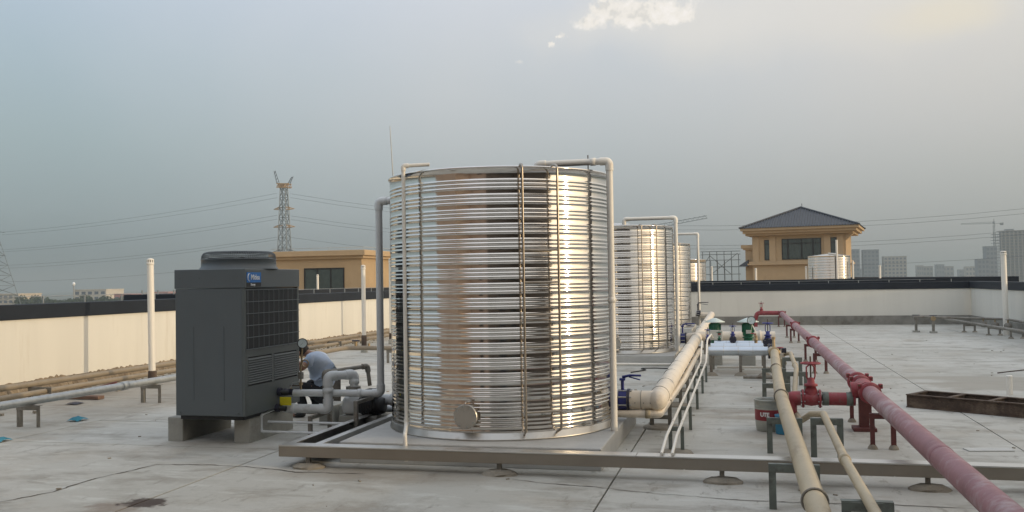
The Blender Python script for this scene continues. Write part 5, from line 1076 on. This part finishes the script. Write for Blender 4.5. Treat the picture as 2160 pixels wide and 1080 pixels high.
# left town
def far_building(name, label, x0, x1, y, dep, z1, m, storeys, bays, group, parts=True, fm=None, z0=-14, roof=True):
    b_ = thing(name, label, 'building', ((x0+x1)/2, y, z0), group)
    MB().box(x0, x1, y, y+dep, z0, z1).build('wall', m, b_)
    if roof: MB().box(x0-.2, x1+.2, y-.2, y+dep+.2, z1+.01, z1+.5).build('parapet', m, b_)
    if storeys and bays:
        hh_ = (z1+12)/max(1, storeys)
        me = None; sw = (x1-x0)/bays
        for i in range(storeys):
            for j in range(bays):
                xc = x0+(j+.5)*sw; zc_ = z1-(i+.55)*hh_
                if me is None:
                    wb = MB().box(-sw*.3, sw*.3, -.12, .02, -hh_*.28, hh_*.28); o = wb.build('window', fm or m_cityglass); o.parent = b_; me = o.data
                else:
                    o = bpy.data.objects.new('window', me); COL.objects.link(o); o.parent = b_
                o.location = Vector((xc, y, zc_))-b_.location
    return b_
tw = [(-437, -405, 450, 18, -1.2, 0, 4, 9, 'pink trimmed cream block at the left edge above the parapet'), (-400, -374, 500, 16, -2.6, 1, 3, 6, 'pale low block behind the trees, second from the left edge'),
      (-384, -362, 470, 16, .6, 1, 4, 5, 'white stepped block below the round water mast'), (-372, -318, 520, 14, -2.2, 0, 3, 14, 'long cream factory shed behind the trees'),
      (-349, -338, 460, 10, -2.2, 2, 2, 3, 'red walled block among the trees'), (-330, -300, 500, 12, -1.6, 1, 3, 8, 'white low block right of the red one'), (-318, -307, 450, 12, -1.4, 2, 3, 3, 'reddish roofed block left of the white vent pipe'),
      (-296, -262, 520, 14, -2.0, 3, 3, 9, 'grey low shed just left of the white vent pipe'), (-255, -205, 560, 14, -2.6, 3, 3, 12, 'grey low shed between the vent pipe and the heat pump')]
for x0, x1, y, dp, z1, mi, st, by, lab in tw: far_building('town_block', lab, x0, x1, y, dp, z1, m_town[mi], st, by, 'low buildings of the town on the left')
wm = thing('water_mast', 'slim mast with white ball on top above the town', 'mast', (-383, 470, -14)); MB().cyl((-382.6, 468, -14), (-382.6, 468, 3), .35, 8).build('mast', m_town[3], wm); MB().lathe([(.001, 2.0), (.7, 1.6), (1.0, .8), (.8, 0), (.4, -.5), (.001, -.6)], (-382.6, 468, 3.6), 14).build('ball', m_letter, wm)
def crown_mesh(seed, n=420):
    rnd = random.Random(seed); m = MB(); lobes = [(Vector((rnd.uniform(-2.2, 2.2), rnd.uniform(-2.2, 2.2), rnd.uniform(-1.0, 2.2))), rnd.uniform(1.0, 1.9)) for _ in range(7)]
    for _ in range(n):
        c, r = rnd.choice(lobes); d = Vector((rnd.gauss(0, 1), rnd.gauss(0, 1), rnd.gauss(0, 1))).normalized(); p = c+d*r*rnd.uniform(.55, 1.08)
        q = Vector((rnd.gauss(0, 1), rnd.gauss(0, 1), rnd.gauss(0, 1))).normalized(); a1 = q.orthogonal().normalized()*rnd.uniform(.28, .55); a2 = q.cross(a1)*rnd.uniform(.6, 1)
        m.add([p+a1, p+a2, p-a1, p-a2], [(0, 1, 2, 3)])
    return m
protos = []
for s in range(3):
    t = thing('tree', 'dark green tree in the belt before the town', 'tree', (0, 0, 0), 'trees before the town on the left')
    crown_mesh(s).build('crown', m_leaf, t)
    MB().tube([(0, 0, -7), (.1, 0, -3), (.2, .1, .5)], [.35, .28, .12], 7).build('trunk', m_trunk, t)
    for k in range(3): MB().tube([(.1, 0, -2.6+k*.5), (1.3*math.cos(k*2.1), 1.3*math.sin(k*2.1), -.4+k*.4)], [.14, .05], 5).build('limb', m_trunk, t)
    protos.append(t)
k = 0
for i in range(44):
    x = -405+i*3.9+random.uniform(-1.5, 1.5); y = 400+random.uniform(-25, 30)
    x = x*y/450
    o = protos[i % 3] if i < 3 else copy_tree(protos[i % 3]); s = random.uniform(.8, 1.15); o.scale = (s*1.1, s*1.1, s); o.location = (x, y, -6.2+random.uniform(-.8, .9)-.3*(i/44)); o.rotation_euler = (0, 0, random.uniform(0, 6))
o = copy_tree(protos[0]); o.location = (-345, 430, -5.2); o.scale = (1.3, 1.3, 1.0); o['label'] = 'dark round tree standing out above the belt, below the water mast'
# right city
gcity = 'hazy towers of the city on the right'
for x0, x1, y, dp, z1, mi, st, by, lab in ((103, 118, 1000, 14, 28.5, 0, 9, 4, 'dark slab tower right behind the tiled house'), (121.5, 136.5, 1000, 16, 27.8, 0, 10, 4, 'dark slab tower second right of the tiled house'), (141, 162.5, 1000, 14, 20.6, 2, 9, 6, 'pale striped block third right of the tiled house'),
      (236, 246, 1000, 14, 28.6, 0, 9, 3, 'grey block left of the unfinished tower'), (226, 236, 990, 14, 16.0, 0, 6, 3, 'low grey block at the foot of the unfinished tower')):
    far_building('city_tower', lab, x0, x1, y, dp, z1, m_city[mi], st, by, gcity)
MB_ = None
rnd = random.Random(4)
sky_lab = 'faint hazy tower in the low skyline beyond the far wall'
x = 150
while x < 330:
    wdt = rnd.uniform(8, 17); far_building('city_tower', sky_lab, x, x+wdt, 1350+rnd.uniform(-50, 80), 12, rnd.uniform(7, 17), m_city[rnd.choice((0, 0, 1, 1, 2))], 4, 3, 'faint hazy towers of the low skyline'); x += wdt+rnd.uniform(-2, 3)
tw_ = thing('unfinished_tower', 'unfinished concrete tower with open floors at the right edge', 'building', (262, 1005, -14), gcity)
for i in range(18): MB().box(249.5, 276, 1000, 1018, 43.5-i*2.9, 44.1-i*2.9).build('floor_slab', m_city[1], tw_)
for x in (249.8, 253.5, 257.2, 261, 264.7, 268.4, 272.0, 275.2): MB().box(x, x+.9, 1000.2, 1001.4, -14, 43.5).build('column', m_city[1], tw_)
MB().box(252, 275, 1004, 1016, -14, 43).build('core', m_city[0], tw_)
for i in range(10): MB().box(243.2, 249.3, 1001, 1012, 40.5-i*2.9, 40.9-i*2.9).build('scaffold_deck', m_city[0], tw_)
for x in (243.4, 245.2, 247.0, 248.8): MB().box(x, x+.35, 1001, 1001.4, -14, 41.5).build('scaffold_post', m_city[0], tw_)
MB().box(255, 262, 1002, 1010, 43.6, 45.6).build('roof_house', m_city[0], tw_)
def crane(label, x, y, zt, jl, jr, s=1.0, z0=-14):
    c = thing('tower_crane', label, 'crane', (x, y, z0)); m = MB()
    n = int((zt-z0)/2.4)
    for k in range(4): m.beam((x+(-.7, .7, .7, -.7)[k]*s, y+(-.7, -.7, .7, .7)[k]*s, z0), (x+(-.7, .7, .7, -.7)[k]*s, y+(-.7, -.7, .7, .7)[k]*s, zt+2), .25*s, .25*s)
    for i in range(n): zz = z0+i*2.4; m.beam((x-.7*s, y-.7*s, zz), (x+.7*s, y-.7*s, zz+2.4), .18*s, .18*s); m.beam((x+.7*s, y-.7*s, zz), (x+.7*s, y+.7*s, zz+2.4), .18*s, .18*s)
    m.build('mast', m_lattice, c); j = MB()
    j.beam((x+jr, y, zt), (x+jl, y, zt), .35*s, .35*s).beam((x, y, zt+1.6*s), (x+jl, y, zt+.9*s), .25*s, .25*s)
    for i in range(12): j.beam((x+jl*i/12, y, zt), (x+jl*(i+.5)/12, y, zt+1.3*s), .18*s, .18*s).beam((x+jl*(i+.5)/12, y, zt+1.3*s), (x+jl*(i+1)/12, y, zt), .18*s, .18*s)
    j.build('jib', m_lattice, c); MB().box(x+jr-1.5*s, x+jr+1.5*s, y-.6, y+.6, zt-1.8*s, zt+.6).build('counterweight', m_lattice, c); MB().beam((x, y, zt), (x, y, zt+4.5*s), .5*s, .5*s).build('peak', m_lattice, c); return c
crane('tower crane beside the unfinished tower', 244.4, 1003, 51.5, -30, 7, 1.0)
cj = thing('crane_jib', 'lattice crane jib pointing right above the second tank', 'crane', (-45, 600, 36))
a_, b2 = Vector((-75, 600, 31.0)), Vector((-20, 600, 40.0)); mm = MB(); upd = Vector((-.16, 0, .98))*2.2
mm.beam(a_, b2, .35, .35).beam(a_+upd, b2+upd*.7, .3, .3)
for i in range(18): mm.beam(a_.lerp(b2, i/18), a_.lerp(b2, (i+.5)/18)+upd, .2, .2).beam(a_.lerp(b2, (i+.5)/18)+upd, a_.lerp(b2, (i+1)/18), .2, .2)
mm.build('jib_lattice', m_lattice, cj); MB().beam((-75, 600, -14), (-75, 600, 36), 1.6, 1.6).build('mast', m_lattice, cj)

# ================================================================ HAZE
HAZE = 6e-4
hz = bpy.data.materials.new('haze'); hz.use_nodes = True; n = hz.node_tree.nodes; n.clear()
pv = n.new('ShaderNodeVolumePrincipled'); pv.inputs['Density'].default_value = HAZE; pv.inputs['Color'].default_value = (.48, .545, .58, 1); pv.inputs['Anisotropy'].default_value = .1
om = n.new('ShaderNodeOutputMaterial'); hz.node_tree.links.new(pv.outputs[0], om.inputs['Volume'])
if HAZE > 0: tag(MB().box(-4600, 4600, -4600, 4600, -15.6, 58).build('haze', hz), kind='stuff')
